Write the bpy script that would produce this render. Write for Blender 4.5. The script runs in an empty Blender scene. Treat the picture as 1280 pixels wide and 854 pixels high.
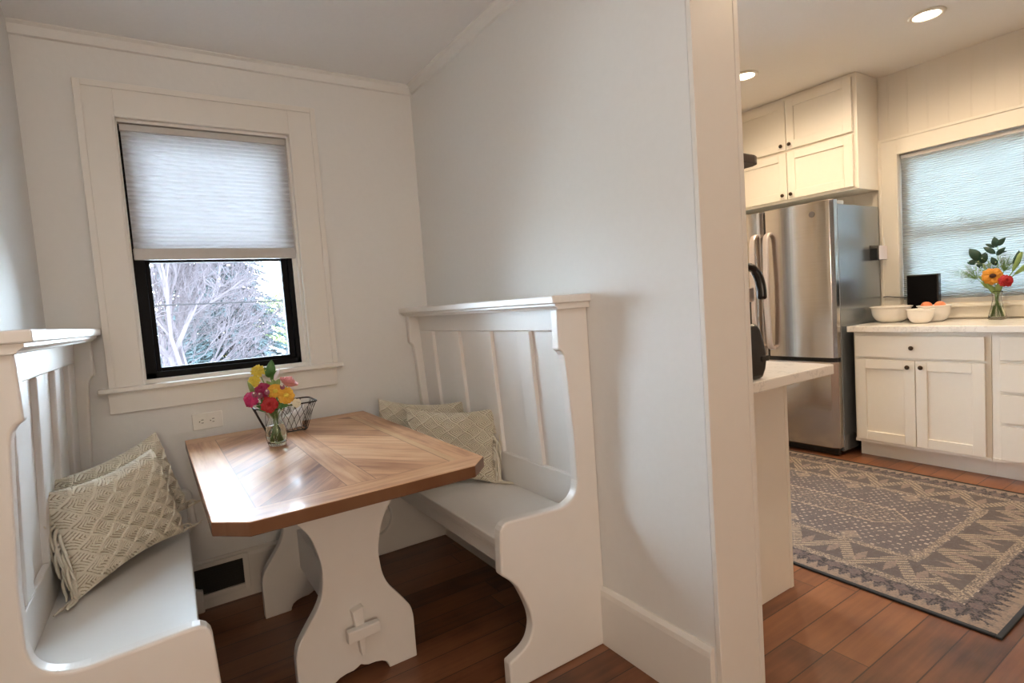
import bpy, bmesh, math, random
from mathutils import Vector, Matrix, Euler
random.seed(7)
S = bpy.context.scene
COL = S.collection
PI = math.pi

# ------------------------------------------------------------------ materials
def mk(name):
    m = bpy.data.materials.new(name); m.use_nodes = True
    nt = m.node_tree
    return m, nt, nt.nodes['Principled BSDF'], nt.nodes['Material Output']

def N(nt, t, **kw):
    n = nt.nodes.new(t)
    for k, v in kw.items():
        if k.startswith('i_'):
            n.inputs[k[2:]].default_value = v
        else:
            setattr(n, k, v)
    return n

def setp(b, **kw):
    for k, v in kw.items():
        b.inputs[k.replace('_', ' ')].default_value = v

def mat(name, col, rough=0.5, metal=0.0, bump=0.0, scale=60.0, var=0.04, spec=0.5, **kw):
    """plain paint/metal/plastic with a little procedural variation"""
    m, nt, b, out = mk(name)
    tc = N(nt, 'ShaderNodeTexCoord')
    no = N(nt, 'ShaderNodeTexNoise', i_Scale=scale, i_Detail=3.0)
    nt.links.new(tc.outputs['Object'], no.inputs['Vector'])
    mx = N(nt, 'ShaderNodeMix', data_type='RGBA')
    mx.inputs[6].default_value = (*[c * (1 - var) for c in col], 1)
    mx.inputs[7].default_value = (*[min(1, c * (1 + var)) for c in col], 1)
    nt.links.new(no.outputs['Fac'], mx.inputs[0])
    nt.links.new(mx.outputs[2], b.inputs['Base Color'])
    setp(b, Roughness=rough, Metallic=metal)
    b.inputs['Specular IOR Level'].default_value = spec
    if bump > 0:
        bp = N(nt, 'ShaderNodeBump', i_Strength=bump, i_Distance=0.002)
        nt.links.new(no.outputs['Fac'], bp.inputs['Height'])
        nt.links.new(bp.outputs['Normal'], b.inputs['Normal'])
    for k, v in kw.items():
        b.inputs[k.replace('_', ' ')].default_value = v
    return m

class G:
    """small node-math helper"""
    def __init__(s, nt): s.nt = nt
    def m(s, op, a, b=None, c=None):
        n = s.nt.nodes.new('ShaderNodeMath'); n.operation = op
        for i, v in enumerate((a, b, c)):
            if v is None: continue
            if isinstance(v, (int, float)): n.inputs[i].default_value = v
            else: s.nt.links.new(v, n.inputs[i])
        return n.outputs[0]
    def step(s, x, lo, hi):            # 1 inside [lo, hi]
        return s.m('MULTIPLY', s.m('GREATER_THAN', x, lo), s.m('LESS_THAN', x, hi))
    def mix(s, f, a, b):
        n = s.nt.nodes.new('ShaderNodeMix'); n.data_type = 'RGBA'
        for i, v in ((0, f), (6, a), (7, b)):
            if isinstance(v, (int, float)): n.inputs[i].default_value = v
            elif isinstance(v, tuple): n.inputs[i].default_value = (*v[:3], 1)
            else: s.nt.links.new(v, n.inputs[i])
        return n.outputs[2]
    def noise(s, vec, scale, detail=3.0, rough=0.5):
        n = s.nt.nodes.new('ShaderNodeTexNoise')
        n.inputs['Scale'].default_value = scale; n.inputs['Detail'].default_value = detail
        n.inputs['Roughness'].default_value = rough
        s.nt.links.new(vec, n.inputs['Vector'])
        return n.outputs['Fac']
    def comb(s, x, y, z=0.0):
        n = s.nt.nodes.new('ShaderNodeCombineXYZ')
        for i, v in enumerate((x, y, z)):
            if isinstance(v, (int, float)): n.inputs[i].default_value = v
            else: s.nt.links.new(v, n.inputs[i])
        return n.outputs[0]
    def white(s, vec):
        n = s.nt.nodes.new('ShaderNodeTexWhiteNoise'); n.noise_dimensions = '3D'
        s.nt.links.new(vec, n.inputs['Vector'])
        return n.outputs['Value']
    def xyz(s):
        tc = s.nt.nodes.new('ShaderNodeTexCoord')
        sp = s.nt.nodes.new('ShaderNodeSeparateXYZ')
        s.nt.links.new(tc.outputs['Object'], sp.inputs[0])
        return sp.outputs[0], sp.outputs[1], sp.outputs[2], tc.outputs['Object']
    def ramp(s, f, stops):
        n = s.nt.nodes.new('ShaderNodeValToRGB')
        e = n.color_ramp.elements
        while len(e) < len(stops): e.new(0.5)
        for i, (p, c) in enumerate(stops):
            e[i].position = p; e[i].color = (*c, 1)
        s.nt.links.new(f, n.inputs[0])
        return n.outputs[0]

WHITE = mat('bench_white', (0.84, 0.81, 0.77), 0.34, bump=0.12, scale=25, var=0.015)
TRIMW = mat('trim_white', (0.80, 0.765, 0.71), 0.40, bump=0.1, scale=30, var=0.015)
WALLP = mat('wall_paint', (0.79, 0.78, 0.755), 0.62, bump=0.25, scale=45, var=0.02)
CEILP = mat('ceiling_paint', (0.90, 0.90, 0.90), 0.8, bump=0.25, scale=60, var=0.02)
KWALL = mat('kitchen_wall_paint', (0.78, 0.72, 0.63), 0.6, bump=0.15, scale=45, var=0.02)
KCEIL = mat('kitchen_ceiling_paint', (0.80, 0.75, 0.69), 0.75, bump=0.25, scale=60, var=0.02)
CAB = mat('cabinet_paint', (0.83, 0.775, 0.68), 0.36, bump=0.05, scale=30, var=0.015)
BLACKF = mat('window_black', (0.004, 0.004, 0.005), 0.55, spec=0.12)
BLACKP = mat('black_plastic', (0.012, 0.012, 0.013), 0.25)
BRONZE = mat('bronze', (0.055, 0.035, 0.022), 0.35, metal=0.8)
HOODM = mat('hood_dark', (0.05, 0.028, 0.016), 0.35)
PLASTW = mat('white_plastic', (0.85, 0.83, 0.78), 0.4)
SLOT = mat('slot_dark', (0.03, 0.025, 0.02), 0.6)
CERAM = mat('ceramic', (0.87, 0.82, 0.75), 0.22, var=0.02)
FSIDE = mat('fridge_side', (0.33, 0.36, 0.39), 0.24, metal=0.75, bump=0.04, scale=300)
STEELP = mat('steel_light', (0.72, 0.65, 0.63), 0.36, metal=0.75)
WIRE = mat('basket_wire', (0.025, 0.02, 0.018), 0.45, metal=0.6)
NAPK = None
CARD = mat('card_paper', (0.80, 0.72, 0.72), 0.7)
CORD = mat('black_cord', (0.012, 0.012, 0.012), 0.5)
RUBBER = mat('rug_binding', (0.014, 0.017, 0.022), 0.75)
VENTM = mat('register_metal', (0.055, 0.05, 0.045), 0.45, metal=0.3)
PEACH = mat('peach_skin', (0.80, 0.24, 0.10), 0.5, scale=18, var=0.35)
STEM = mat('stem_green', (0.16, 0.27, 0.06), 0.5, var=0.2)
LEAFG = mat('leaf_green', (0.055, 0.16, 0.035), 0.42, scale=30, var=0.25)
LEAFD = mat('leaf_dark', (0.012, 0.05, 0.03), 0.38, scale=30, var=0.25)
LEAFL = mat('leaf_pale', (0.22, 0.32, 0.10), 0.45, scale=30, var=0.25)
YEL = mat('petal_yellow', (0.72, 0.55, 0.06), 0.6, scale=80, var=0.15)
ORG = mat('petal_golden', (0.74, 0.39, 0.04), 0.6, scale=80, var=0.15)
SUNP = mat('petal_sunflower', (0.62, 0.26, 0.02), 0.6, scale=80, var=0.2)
MAG = mat('petal_magenta', (0.38, 0.015, 0.09), 0.55, scale=80, var=0.25)
HOTP = mat('petal_hot_pink', (0.55, 0.03, 0.15), 0.55, scale=80, var=0.2)
REDP = mat('petal_red', (0.42, 0.012, 0.014), 0.55, scale=80, var=0.25)
PINK = mat('petal_pink', (0.70, 0.30, 0.29), 0.55, scale=60, var=0.12)
PALEP = mat('petal_cream', (0.85, 0.80, 0.66), 0.6, scale=60, var=0.1)
BUDP = mat('bud_mauve', (0.30, 0.09, 0.15), 0.5, scale=60, var=0.3)
DARKC = mat('flower_centre', (0.06, 0.022, 0.012), 0.8, bump=0.5, scale=200)
MAUVE = mat('leaf_silver', (0.72, 0.68, 0.76), 0.4, scale=40, var=0.1)
GYPS = mat('gypsophila_white', (0.42, 0.50, 0.48), 0.7)
SPRUCE = mat('spruce_needles', (0.036, 0.051, 0.056), 0.8, spec=0.0, scale=3, var=0.3)
BARK = mat('pale_bark', (0.049, 0.042, 0.047), 0.9, spec=0.0, scale=6, var=0.2)
BUSH = mat('spring_leaves', (0.085, 0.105, 0.043), 0.8, spec=0.0, scale=2, var=0.2)
BOUNCE_GROUND = mat('pale_ground', (0.70, 0.71, 0.68), 0.9, spec=0.0, scale=4, var=0.25)  # ground made near white to bounce daylight up to the nook ceiling
SIDING = mat('house_siding', (0.7, 0.7, 0.68), 0.8)

def cotton():
    m, nt, b, out = mk('macrame_cotton'); g = G(nt)
    x, y, z, v = g.xyz()
    f = g.noise(v, 260, 2); f2 = g.noise(v, 14, 3)
    c = g.mix(f2, (0.68, 0.62, 0.50), (0.84, 0.78, 0.66))
    nt.links.new(c, b.inputs['Base Color'])
    setp(b, Roughness=0.9); b.inputs['Specular IOR Level'].default_value = 0.15
    bp = N(nt, 'ShaderNodeBump', i_Strength=0.4, i_Distance=0.002)
    nt.links.new(f, bp.inputs['Height']); nt.links.new(bp.outputs[0], b.inputs['Normal'])
    return m
COTTON = cotton()

def glass_pane(name='window_glass', tint=(0.97, 0.98, 0.98)):
    m, nt, b, out = mk(name)
    nt.nodes.remove(b)
    tr = N(nt, 'ShaderNodeBsdfTransparent'); tr.inputs[0].default_value = (*tint, 1)
    gl = N(nt, 'ShaderNodeBsdfGlossy'); gl.inputs['Roughness'].default_value = 0.02
    fr = N(nt, 'ShaderNodeFresnel'); fr.inputs[0].default_value = 1.45
    mx = N(nt, 'ShaderNodeMixShader')
    nt.links.new(fr.outputs[0], mx.inputs[0]); nt.links.new(tr.outputs[0], mx.inputs[1]); nt.links.new(gl.outputs[0], mx.inputs[2])
    nt.links.new(mx.outputs[0], out.inputs[0])
    return m
PANE = glass_pane()
TINTED = glass_pane('tinted_glass', (0.75, 0.77, 0.80))

def vase_glass():
    m, nt, b, out = mk('vase_glass')
    setp(b, Roughness=0.02, IOR=1.45); b.inputs['Transmission Weight'].default_value = 1.0
    b.inputs['Base Color'].default_value = (0.96, 0.99, 0.97, 1)
    return m
VGLASS = vase_glass()
def water():
    m, nt, b, out = mk('vase_water')
    setp(b, Roughness=0.0, IOR=1.33); b.inputs['Transmission Weight'].default_value = 1.0
    b.inputs['Base Color'].default_value = (0.93, 0.97, 0.88, 1)
    return m
WATER = water()

def shade_fabric(name, col, trans):
    m, nt, b, out = mk(name); g = G(nt)
    x, y, z, v = g.xyz()
    tl = N(nt, 'ShaderNodeBsdfTranslucent'); tl.inputs[0].default_value = (*trans, 1)
    f = g.noise(v, 400, 2)
    c = g.mix(f, tuple(k * .97 for k in col), col)
    df = N(nt, 'ShaderNodeBsdfDiffuse'); nt.links.new(c, df.inputs[0])
    ad = N(nt, 'ShaderNodeAddShader')
    nt.links.new(tl.outputs[0], ad.inputs[0]); nt.links.new(df.outputs[0], ad.inputs[1])
    nt.links.new(ad.outputs[0], out.inputs[0]); nt.nodes.remove(b)
    return m
SHADE = shade_fabric('shade_fabric', (0.45, 0.45, 0.45), (0.288, 0.287, 0.292))
KSHADE = shade_fabric('kitchen_shade_fabric', (0.27, 0.28, 0.285), (0.215, 0.234, 0.234))

def steel():
    m, nt, b, out = mk('brushed_steel'); g = G(nt)
    x, y, z, v = g.xyz()
    f = g.noise(g.comb(g.m('MULTIPLY', x, 1.5), g.m('MULTIPLY', y, 1.5), g.m('MULTIPLY', z, 400)), 1.0, 2)
    c = g.mix(f, (0.52, 0.475, 0.435), (0.61, 0.565, 0.525))
    nt.links.new(c, b.inputs['Base Color'])
    setp(b, Metallic=1.0, Roughness=0.17)
    bp = N(nt, 'ShaderNodeBump', i_Strength=0.06, i_Distance=0.001)
    nt.links.new(f, bp.inputs['Height']); nt.links.new(bp.outputs[0], b.inputs['Normal'])
    return m
STEEL = steel()

def floor_mat():
    m, nt, b, out = mk('dark_oak_planks'); g = G(nt)
    x, y, z, v = g.xyz()
    w = 0.118
    row = g.m('FLOOR', g.m('DIVIDE', y, w))
    off = g.m('MULTIPLY', g.white(g.comb(row, 3.7, 1.0)), 1.3)
    px = g.m('DIVIDE', g.m('ADD', x, off), 1.15)
    seg = g.m('FLOOR', px)
    rnd = g.white(g.comb(row, seg, 0.0))
    fy = g.m('FRACT', g.m('DIVIDE', y, w)); fx = g.m('FRACT', px)
    edge = g.m('MAXIMUM', g.m('MAXIMUM', g.m('LESS_THAN', fy, 0.018), g.m('GREATER_THAN', fy, 0.982)),
               g.m('LESS_THAN', fx, 0.003))
    grain = g.noise(g.comb(g.m('MULTIPLY', x, 3.0), g.m('ADD', g.m('MULTIPLY', y, 45.0), g.m('MULTIPLY', rnd, 30.0)), rnd), 1.0, 5, 0.6)
    blot = g.noise(v, 4.5, 3)
    t = g.m('ADD', g.m('MULTIPLY', rnd, 0.35), g.m('ADD', g.m('MULTIPLY', grain, 0.40), g.m('MULTIPLY', blot, 0.55)))
    c = g.ramp(t, [(0.30, (0.040, 0.017, 0.010)), (0.56, (0.165, 0.060, 0.026)), (0.86, (0.29, 0.118, 0.049))])
    c = g.mix(g.m('MULTIPLY', edge, 0.8), c, (0.02, 0.01, 0.006))
    nt.links.new(c, b.inputs['Base Color'])
    setp(b, Roughness=0.32)
    r = g.m('ADD', 0.26, g.m('MULTIPLY', blot, 0.16)); nt.links.new(r, b.inputs['Roughness'])
    bp = N(nt, 'ShaderNodeBump', i_Strength=0.25, i_Distance=0.002)
    nt.links.new(g.m('SUBTRACT', g.m('MULTIPLY', grain, 0.2), edge), bp.inputs['Height'])
    nt.links.new(bp.outputs[0], b.inputs['Normal'])
    return m
FLOORM = floor_mat()

TX0, TX1, TY0, TY1 = 0.0775, 0.845, 1.437, 2.693
def table_mat():
    """object coords: table centre at origin. framed field, centre band, slanted boards either side"""
    m, nt, b, out = mk('tabletop_wood'); g = G(nt)
    x, y, z, v = g.xyz()
    hx, hy = (TX1 - TX0) / 2, (TY1 - TY0) / 2
    dx = g.m('SUBTRACT', hx, g.m('ABSOLUTE', x)); dy = g.m('SUBTRACT', hy, g.m('ABSOLUTE', y))
    bor = 0.105
    inx = g.m('GREATER_THAN', dx, bor); iny = g.m('GREATER_THAN', dy, bor)
    inner = g.m('MULTIPLY', inx, iny)
    xb = g.m('ADD', x, 0.0)
    band = g.m('LESS_THAN', g.m('ABSOLUTE', xb), 0.042)
    # slanted coordinate
    sx = g.m('ABSOLUTE', xb)
    sl = g.m('ADD', g.m('MULTIPLY', sx, 0.80), g.m('MULTIPLY', y, 0.60))
    al = g.m('SUBTRACT', g.m('MULTIPLY', y, 0.80), g.m('MULTIPLY', sx, 0.60))
    pw = 0.098
    pid = g.m('FLOOR', g.m('DIVIDE', sl, pw)); pf = g.m('FRACT', g.m('DIVIDE', sl, pw))
    side = g.m('GREATER_THAN', xb, 0)
    r_field = g.white(g.comb(pid, side, 5.0))
    # border: end boards (y) run across, side boards along y
    isend = g.m('SUBTRACT', 1.0, iny)
    r_bor = g.white(g.comb(isend, g.m('GREATER_THAN', x, 0), g.m('GREATER_THAN', y, 0)))
    cross = g.m('ADD', g.m('MULTIPLY', sl, 1), 0)
    gr_field = g.noise(g.comb(g.m('MULTIPLY', sl, 38), g.m('MULTIPLY', al, 3.0), g.m('MULTIPLY', r_field, 9)), 1.0, 5, 0.62)
    gr_y = g.noise(g.comb(g.m('MULTIPLY', x, 42), g.m('MULTIPLY', y, 3.0), 2.0), 1.0, 5, 0.62)
    gr_x = g.noise(g.comb(g.m('MULTIPLY', x, 3.0), g.m('MULTIPLY', y, 42), 4.0), 1.0, 5, 0.62)
    gr_b = g.m('ADD', g.m('MULTIPLY', gr_x, isend), g.m('MULTIPLY', gr_y, iny))
    fieldmask = g.m('MULTIPLY', inner, g.m('SUBTRACT', 1.0, band))
    notf = g.m('SUBTRACT', 1.0, fieldmask)
    grain = g.m('ADD', g.m('MULTIPLY', gr_field, fieldmask), g.m('MULTIPLY', gr_b, notf))
    rnd = g.m('ADD', g.m('MULTIPLY', r_field, fieldmask), g.m('MULTIPLY', g.m('ADD', g.m('MULTIPLY', r_bor, 0.4), 0.35), notf))
    blot = g.noise(v, 5.0, 3)
    t = g.m('ADD', g.m('MULTIPLY', grain, 0.62), g.m('ADD', g.m('MULTIPLY', rnd, 0.28), g.m('MULTIPLY', blot, 0.22)))
    c = g.ramp(t, [(0.30, (0.14, 0.050, 0.022)), (0.44, (0.36, 0.160, 0.075)), (0.59, (0.58, 0.310, 0.160)), (0.80, (0.75, 0.47, 0.28))])
    # joints
    j = g.m('MULTIPLY', fieldmask, g.m('LESS_THAN', pf, 0.018))
    e1 = g.m('MULTIPLY', g.step(dx, bor - 0.0016, bor + 0.0016), g.m('GREATER_THAN', dy, bor - 0.002))
    e2 = g.m('MULTIPLY', g.step(dy, bor - 0.0016, bor + 0.0016), g.m('GREATER_THAN', dx, bor - 0.002))
    e3 = g.m('MULTIPLY', inner, g.step(g.m('ABSOLUTE', xb), 0.0405, 0.0435))
    lines = g.m('MAXIMUM', g.m('MAXIMUM', j, e1), g.m('MAXIMUM', e2, e3))
    c = g.mix(g.m('MULTIPLY', lines, 0.55), c, (0.09, 0.04, 0.02))
    # light inlay strip just inside the right border
    strip = g.m('MULTIPLY', iny, g.step(g.m('SUBTRACT', hx, x), bor - 0.026, bor - 0.002))
    c = g.mix(g.m('MULTIPLY', strip, 0.5), c, (0.60, 0.40, 0.21))
    # end and edge grain takes the stain darker
    c = g.mix(g.m('MULTIPLY', g.m('LESS_THAN', z, 0.0168), 0.82), c, (0.075, 0.028, 0.012))
    nt.links.new(c, b.inputs['Base Color'])
    rr = g.m('ADD', 0.33, g.m('MULTIPLY', grain, 0.10)); nt.links.new(rr, b.inputs['Roughness'])
    setp(b, IOR=1.45); b.inputs['Specular IOR Level'].default_value = 0.15
    b.inputs['Coat Weight'].default_value = 0.3; b.inputs['Coat Roughness'].default_value = 0.12; b.inputs['Coat IOR'].default_value = 1.5
    bp = N(nt, 'ShaderNodeBump', i_Strength=0.05, i_Distance=0.001)
    nt.links.new(g.m('SUBTRACT', g.m('MULTIPLY', grain, 0.5), lines), bp.inputs['Height'])
    nt.links.new(bp.outputs[0], b.inputs['Normal'])
    return m
TABLEM = table_mat()

RX0, RX1, RY0, RY1 = 2.285, 3.86, 0.64, 2.90
def rug_mat():
    m, nt, b, out = mk('woven_rug'); g = G(nt)
    x, y, z, v = g.xyz()
    hx, hy = (RX1 - RX0) / 2, (RY1 - RY0) / 2
    q = 0.0055                                  # weave pixels
    qx = g.m('MULTIPLY', g.m('FLOOR', g.m('DIVIDE', x, q)), q); qy = g.m('MULTIPLY', g.m('FLOOR', g.m('DIVIDE', y, q)), q)
    qv = g.comb(qx, qy, 0)
    dx = g.m('SUBTRACT', hx, g.m('ABSOLUTE', qx)); dy = g.m('SUBTRACT', hy, g.m('ABSOLUTE', qy))
    d = g.m('MINIMUM', dx, dy)
    alongy = g.m('LESS_THAN', dx, dy)           # 1 on the long sides
    t = g.m('ADD', g.m('MULTIPLY', qy, alongy), g.m('MULTIPLY', qx, g.m('SUBTRACT', 1, alongy)))
    def tri(val, per):                          # 0..1 triangle wave
        f = g.m('FRACT', g.m('DIVIDE', val, per))
        return g.m('ABSOLUTE', g.m('SUBTRACT', g.m('MULTIPLY', f, 2), 1))
    n1 = g.noise(qv, 75, 2); n2 = g.noise(qv, 6, 3); n3 = g.noise(qv, 210, 1)
    base = g.mix(n2, (0.098, 0.086, 0.084), (0.165, 0.147, 0.144))
    beige = (0.40, 0.315, 0.235); rose = (0.205, 0.152, 0.142); dark = (0.066, 0.06, 0.063)
    # field: rows of small dots and blocks
    row = g.m('FLOOR', g.m('DIVIDE', qx, 0.028))
    fx = g.m('FRACT', g.m('DIVIDE', qx, 0.028)); fy = g.m('FRACT', g.m('DIVIDE', g.m('ADD', qy, g.m('MULTIPLY', row, 0.013)), 0.038))
    dots = g.m('MULTIPLY', g.step(fx, 0.3, 0.75), g.step(fy, 0.15, 0.52))
    dots = g.m('MULTIPLY', dots, g.m('GREATER_THAN', g.noise(qv, 24, 3), 0.47))
    c = g.mix(g.m('MULTIPLY', g.m('GREATER_THAN', n3, 0.52), 0.45), base, rose)
    c = g.mix(g.m('MULTIPLY', dots, 0.85), c, (0.46, 0.38, 0.31))
    # long medallion outline in the field
    hexd = g.m('ADD', g.m('ABSOLUTE', qx), g.m('MAXIMUM', 0.0, g.m('SUBTRACT', g.m('ABSOLUTE', qy), 0.46)))
    c = g.mix(g.m('MULTIPLY', g.step(hexd, 0.107, 0.118), 0.9), c, beige)
    c = g.mix(g.m('MULTIPLY', g.m('MULTIPLY', g.m('LESS_THAN', hexd, 0.105), g.m('GREATER_THAN', n1, 0.56)), 0.45), c, beige)
    # corner pieces of the field : stepped lozenges
    loz = g.m('ADD', tri(g.m('ADD', qx, 0.17), 0.34), tri(qy, 0.30))
    c = g.mix(g.m('MULTIPLY', g.m('MULTIPLY', g.m('LESS_THAN', loz, 0.34), g.m('GREATER_THAN', g.m('ABSOLUTE', qx), 0.15)), 0.5), c, beige)
    # main border with interlocked zigzags
    w = 0.185
    u = g.m('DIVIDE', g.m('SUBTRACT', d, 0.165), w)
    zig = g.m('ABSOLUTE', g.m('SUBTRACT', u, tri(t, 0.235)))
    zc = g.mix(n2, (0.10, 0.085, 0.078), (0.15, 0.125, 0.112))
    zc = g.mix(g.m('MULTIPLY', g.m('LESS_THAN', zig, 0.24), g.m('ADD', 0.12, g.m('MULTIPLY', g.m('GREATER_THAN', g.m('FRACT', g.m('DIVIDE', g.m('ADD', d, t), 0.030)), 0.40), 0.66))), zc, beige)
    lz = g.m('ADD', g.m('ABSOLUTE', g.m('SUBTRACT', u, 0.5)), tri(g.m('ADD', t, 0.058), 0.1175))
    zc = g.mix(g.m('MULTIPLY', g.m('LESS_THAN', lz, 0.36), 0.6), zc, (0.34, 0.25, 0.205))
    c = g.mix(g.step(d, 0.155, 0.36), c, zc)
    # guard stripes
    gs = g.m('MULTIPLY', 0.8, g.m('ADD', g.step(d, 0.360, 0.398), g.step(d, 0.130, 0.168)))
    gc = g.mix(g.m('GREATER_THAN', n3, 0.50), beige, (0.17, 0.14, 0.12))
    c = g.mix(gs, c, gc)
    # outer comb border
    oc = g.mix(g.m('GREATER_THAN', n1, 0.52), dark, (0.14, 0.115, 0.105))
    teeth = g.m('LESS_THAN', g.m('DIVIDE', g.m('SUBTRACT', d, 0.02), 0.05), tri(t, 0.045))
    oc = g.mix(g.m('MULTIPLY', teeth, 0.75), oc, (0.33, 0.25, 0.19))
    motif = g.m('LESS_THAN', g.m('ADD', g.m('ABSOLUTE', g.m('DIVIDE', g.m('SUBTRACT', d, 0.095), 0.04)), tri(t, 0.085)), 0.75)
    oc = g.mix(g.m('MULTIPLY', motif, 0.6), oc, rose)
    c = g.mix(g.m('LESS_THAN', d, 0.125), c, oc)
    # worn fading
    c = g.mix(g.m('MULTIPLY', g.m('GREATER_THAN', g.noise(qv, 45, 4, 0.75), 0.53), 0.50), c, (0.150, 0.132, 0.128))
    nt.links.new(c, b.inputs['Base Color'])
    setp(b, Roughness=0.95); b.inputs['Specular IOR Level'].default_value = 0.1
    bp = N(nt, 'ShaderNodeBump', i_Strength=0.5, i_Distance=0.003)
    nt.links.new(n3, bp.inputs['Height']); nt.links.new(bp.outputs[0], b.inputs['Normal'])
    return m
RUGM = rug_mat()

def quartz():
    m, nt, b, out = mk('quartz'); g = G(nt)
    x, y, z, v = g.xyz()
    f = g.noise(v, 5, 6, 0.65)
    vein = g.m('LESS_THAN', g.m('ABSOLUTE', g.m('SUBTRACT', f, 0.5)), 0.012)
    c = g.mix(g.m('MULTIPLY', vein, 0.35), (0.83, 0.79, 0.73), (0.55, 0.52, 0.48))
    nt.links.new(c, b.inputs['Base Color']); setp(b, Roughness=0.2)
    return m
QUARTZ = quartz()

def beadboard():
    m, nt, b, out = mk('beadboard_paint'); g = G(nt)
    x, y, z, v = g.xyz()
    f = g.m('FRACT', g.m('DIVIDE', y, 0.122))
    gr = g.m('LESS_THAN', g.m('ABSOLUTE', g.m('SUBTRACT', f, 0.5)), 0.03)
    b.inputs['Base Color'].default_value = (0.78, 0.715, 0.62, 1); setp(b, Roughness=0.5)
    bp = N(nt, 'ShaderNodeBump', i_Strength=0.9, i_Distance=0.004, invert=True)
    nt.links.new(gr, bp.inputs['Height']); nt.links.new(bp.outputs[0], b.inputs['Normal'])
    return m
BEAD = beadboard()

def emit(name, col, s):
    m, nt, b, out = mk(name)
    b.inputs['Base Color'].default_value = (*col, 1)
    b.inputs['Emission Color'].default_value = (*col, 1); b.inputs['Emission Strength'].default_value = s
    return m
LAMP = emit('lamp_lens', (1.0, 0.86, 0.66), 9.0)

# ------------------------------------------------------------------ mesh helpers
def box(bm, x0, x1, y0, y1, z0, z1):
    vs = [bm.verts.new(p) for p in ((x0,y0,z0),(x1,y0,z0),(x1,y1,z0),(x0,y1,z0),(x0,y0,z1),(x1,y0,z1),(x1,y1,z1),(x0,y1,z1))]
    for f in ((0,3,2,1),(4,5,6,7),(0,1,5,4),(1,2,6,5),(2,3,7,6),(3,0,4,7)):
        bm.faces.new([vs[i] for i in f])
    return bm
def prism(bm, pts, axis, a0, a1):
    """extrude a 2-D polygon along axis ('x': pts are (y,z); 'y': (x,z); 'z': (x,y))"""
    def P(p, a):
        return {'x': (a, p[0], p[1]), 'y': (p[0], a, p[1]), 'z': (p[0], p[1], a)}[axis]
    A = [bm.verts.new(P(p, a0)) for p in pts]; B = [bm.verts.new(P(p, a1)) for p in pts]
    n = len(pts)
    fs = [bm.faces.new(A), bm.faces.new(B[::-1])]
    for i in range(n):
        fs.append(bm.faces.new((A[i], B[i], B[(i+1) % n], A[(i+1) % n])))
    bmesh.ops.recalc_face_normals(bm, faces=fs)
    return bm
def lathe(bm, prof, c=(0,0,0), seg=32, close=False):
    rings = []
    for r, z in prof:
        if r < 1e-6: rings.append([bm.verts.new((c[0], c[1], c[2]+z))])
        else: rings.append([bm.verts.new((c[0]+r*math.cos(2*PI*i/seg), c[1]+r*math.sin(2*PI*i/seg), c[2]+z)) for i in range(seg)])
    fs = []
    pairs = list(zip(rings, rings[1:]))
    if close: pairs.append((rings[-1], rings[0]))
    for a, b in pairs:
        for i in range(seg):
            j = (i+1) % seg
            if len(a) == 1 and len(b) == 1: continue
            if len(a) == 1: fs.append(bm.faces.new((a[0], b[j], b[i])))
            elif len(b) == 1: fs.append(bm.faces.new((a[i], a[j], b[0])))
            else: fs.append(bm.faces.new((a[i], a[j], b[j], b[i])))
    bmesh.ops.recalc_face_normals(bm, faces=fs)
    return bm
def tube(bm, pts, r, seg=8, cap=True):
    pts = [Vector(p) for p in pts]; n = len(pts)
    rs = r if isinstance(r, (list, tuple)) else [r]*n
    t0 = (pts[1]-pts[0]).normalized()
    up = Vector((0,0,1)) if abs(t0.z) < 0.9 else Vector((1,0,0))
    u = t0.cross(up).normalized(); rings = []
    for i in range(n):
        t = (pts[min(i+1, n-1)]-pts[max(i-1, 0)])
        t = t.normalized() if t.length > 1e-9 else t0
        u = (u - t*u.dot(t))
        u = u.normalized() if u.length > 1e-6 else t.orthogonal().normalized()
        w = t.cross(u)
        rings.append([bm.verts.new(pts[i]+(u*math.cos(2*PI*k/seg)+w*math.sin(2*PI*k/seg))*rs[i]) for k in range(seg)])
    for a, b in zip(rings, rings[1:]):
        for k in range(seg):
            bm.faces.new((a[k], a[(k+1) % seg], b[(k+1) % seg], b[k]))
    if cap:
        bm.faces.new(rings[0][::-1]); bm.faces.new(rings[-1])
    return bm
def ball(bm, c, r, s=(1,1,1), sub=2):
    M = Matrix.Translation(c) @ Matrix.Diagonal((r*s[0], r*s[1], r*s[2], 1))
    bmesh.ops.create_icosphere(bm, subdivisions=sub, radius=1.0, matrix=M)
    return bm
def arc(cx, cy, r, a0, a1, n):
    return [(cx+r*math.cos(math.radians(a0+(a1-a0)*i/n)), cy+r*math.sin(math.radians(a0+(a1-a0)*i/n))) for i in range(n+1)]
def spline(pts, n=6):
    """Catmull-Rom through 2-D/3-D points"""
    P = [Vector(p) for p in pts]; out = []
    for i in range(len(P)-1):
        p0, p1, p2, p3 = P[max(i-1,0)], P[i], P[i+1], P[min(i+2, len(P)-1)]
        for k in range(n):
            t = k/n
            out.append(tuple(0.5*((2*p1)+(p2-p0)*t+(2*p0-5*p1+4*p2-p3)*t*t+(3*p1-p0-3*p2+p3)*t**3)))
    out.append(tuple(P[-1]))
    return out

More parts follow.
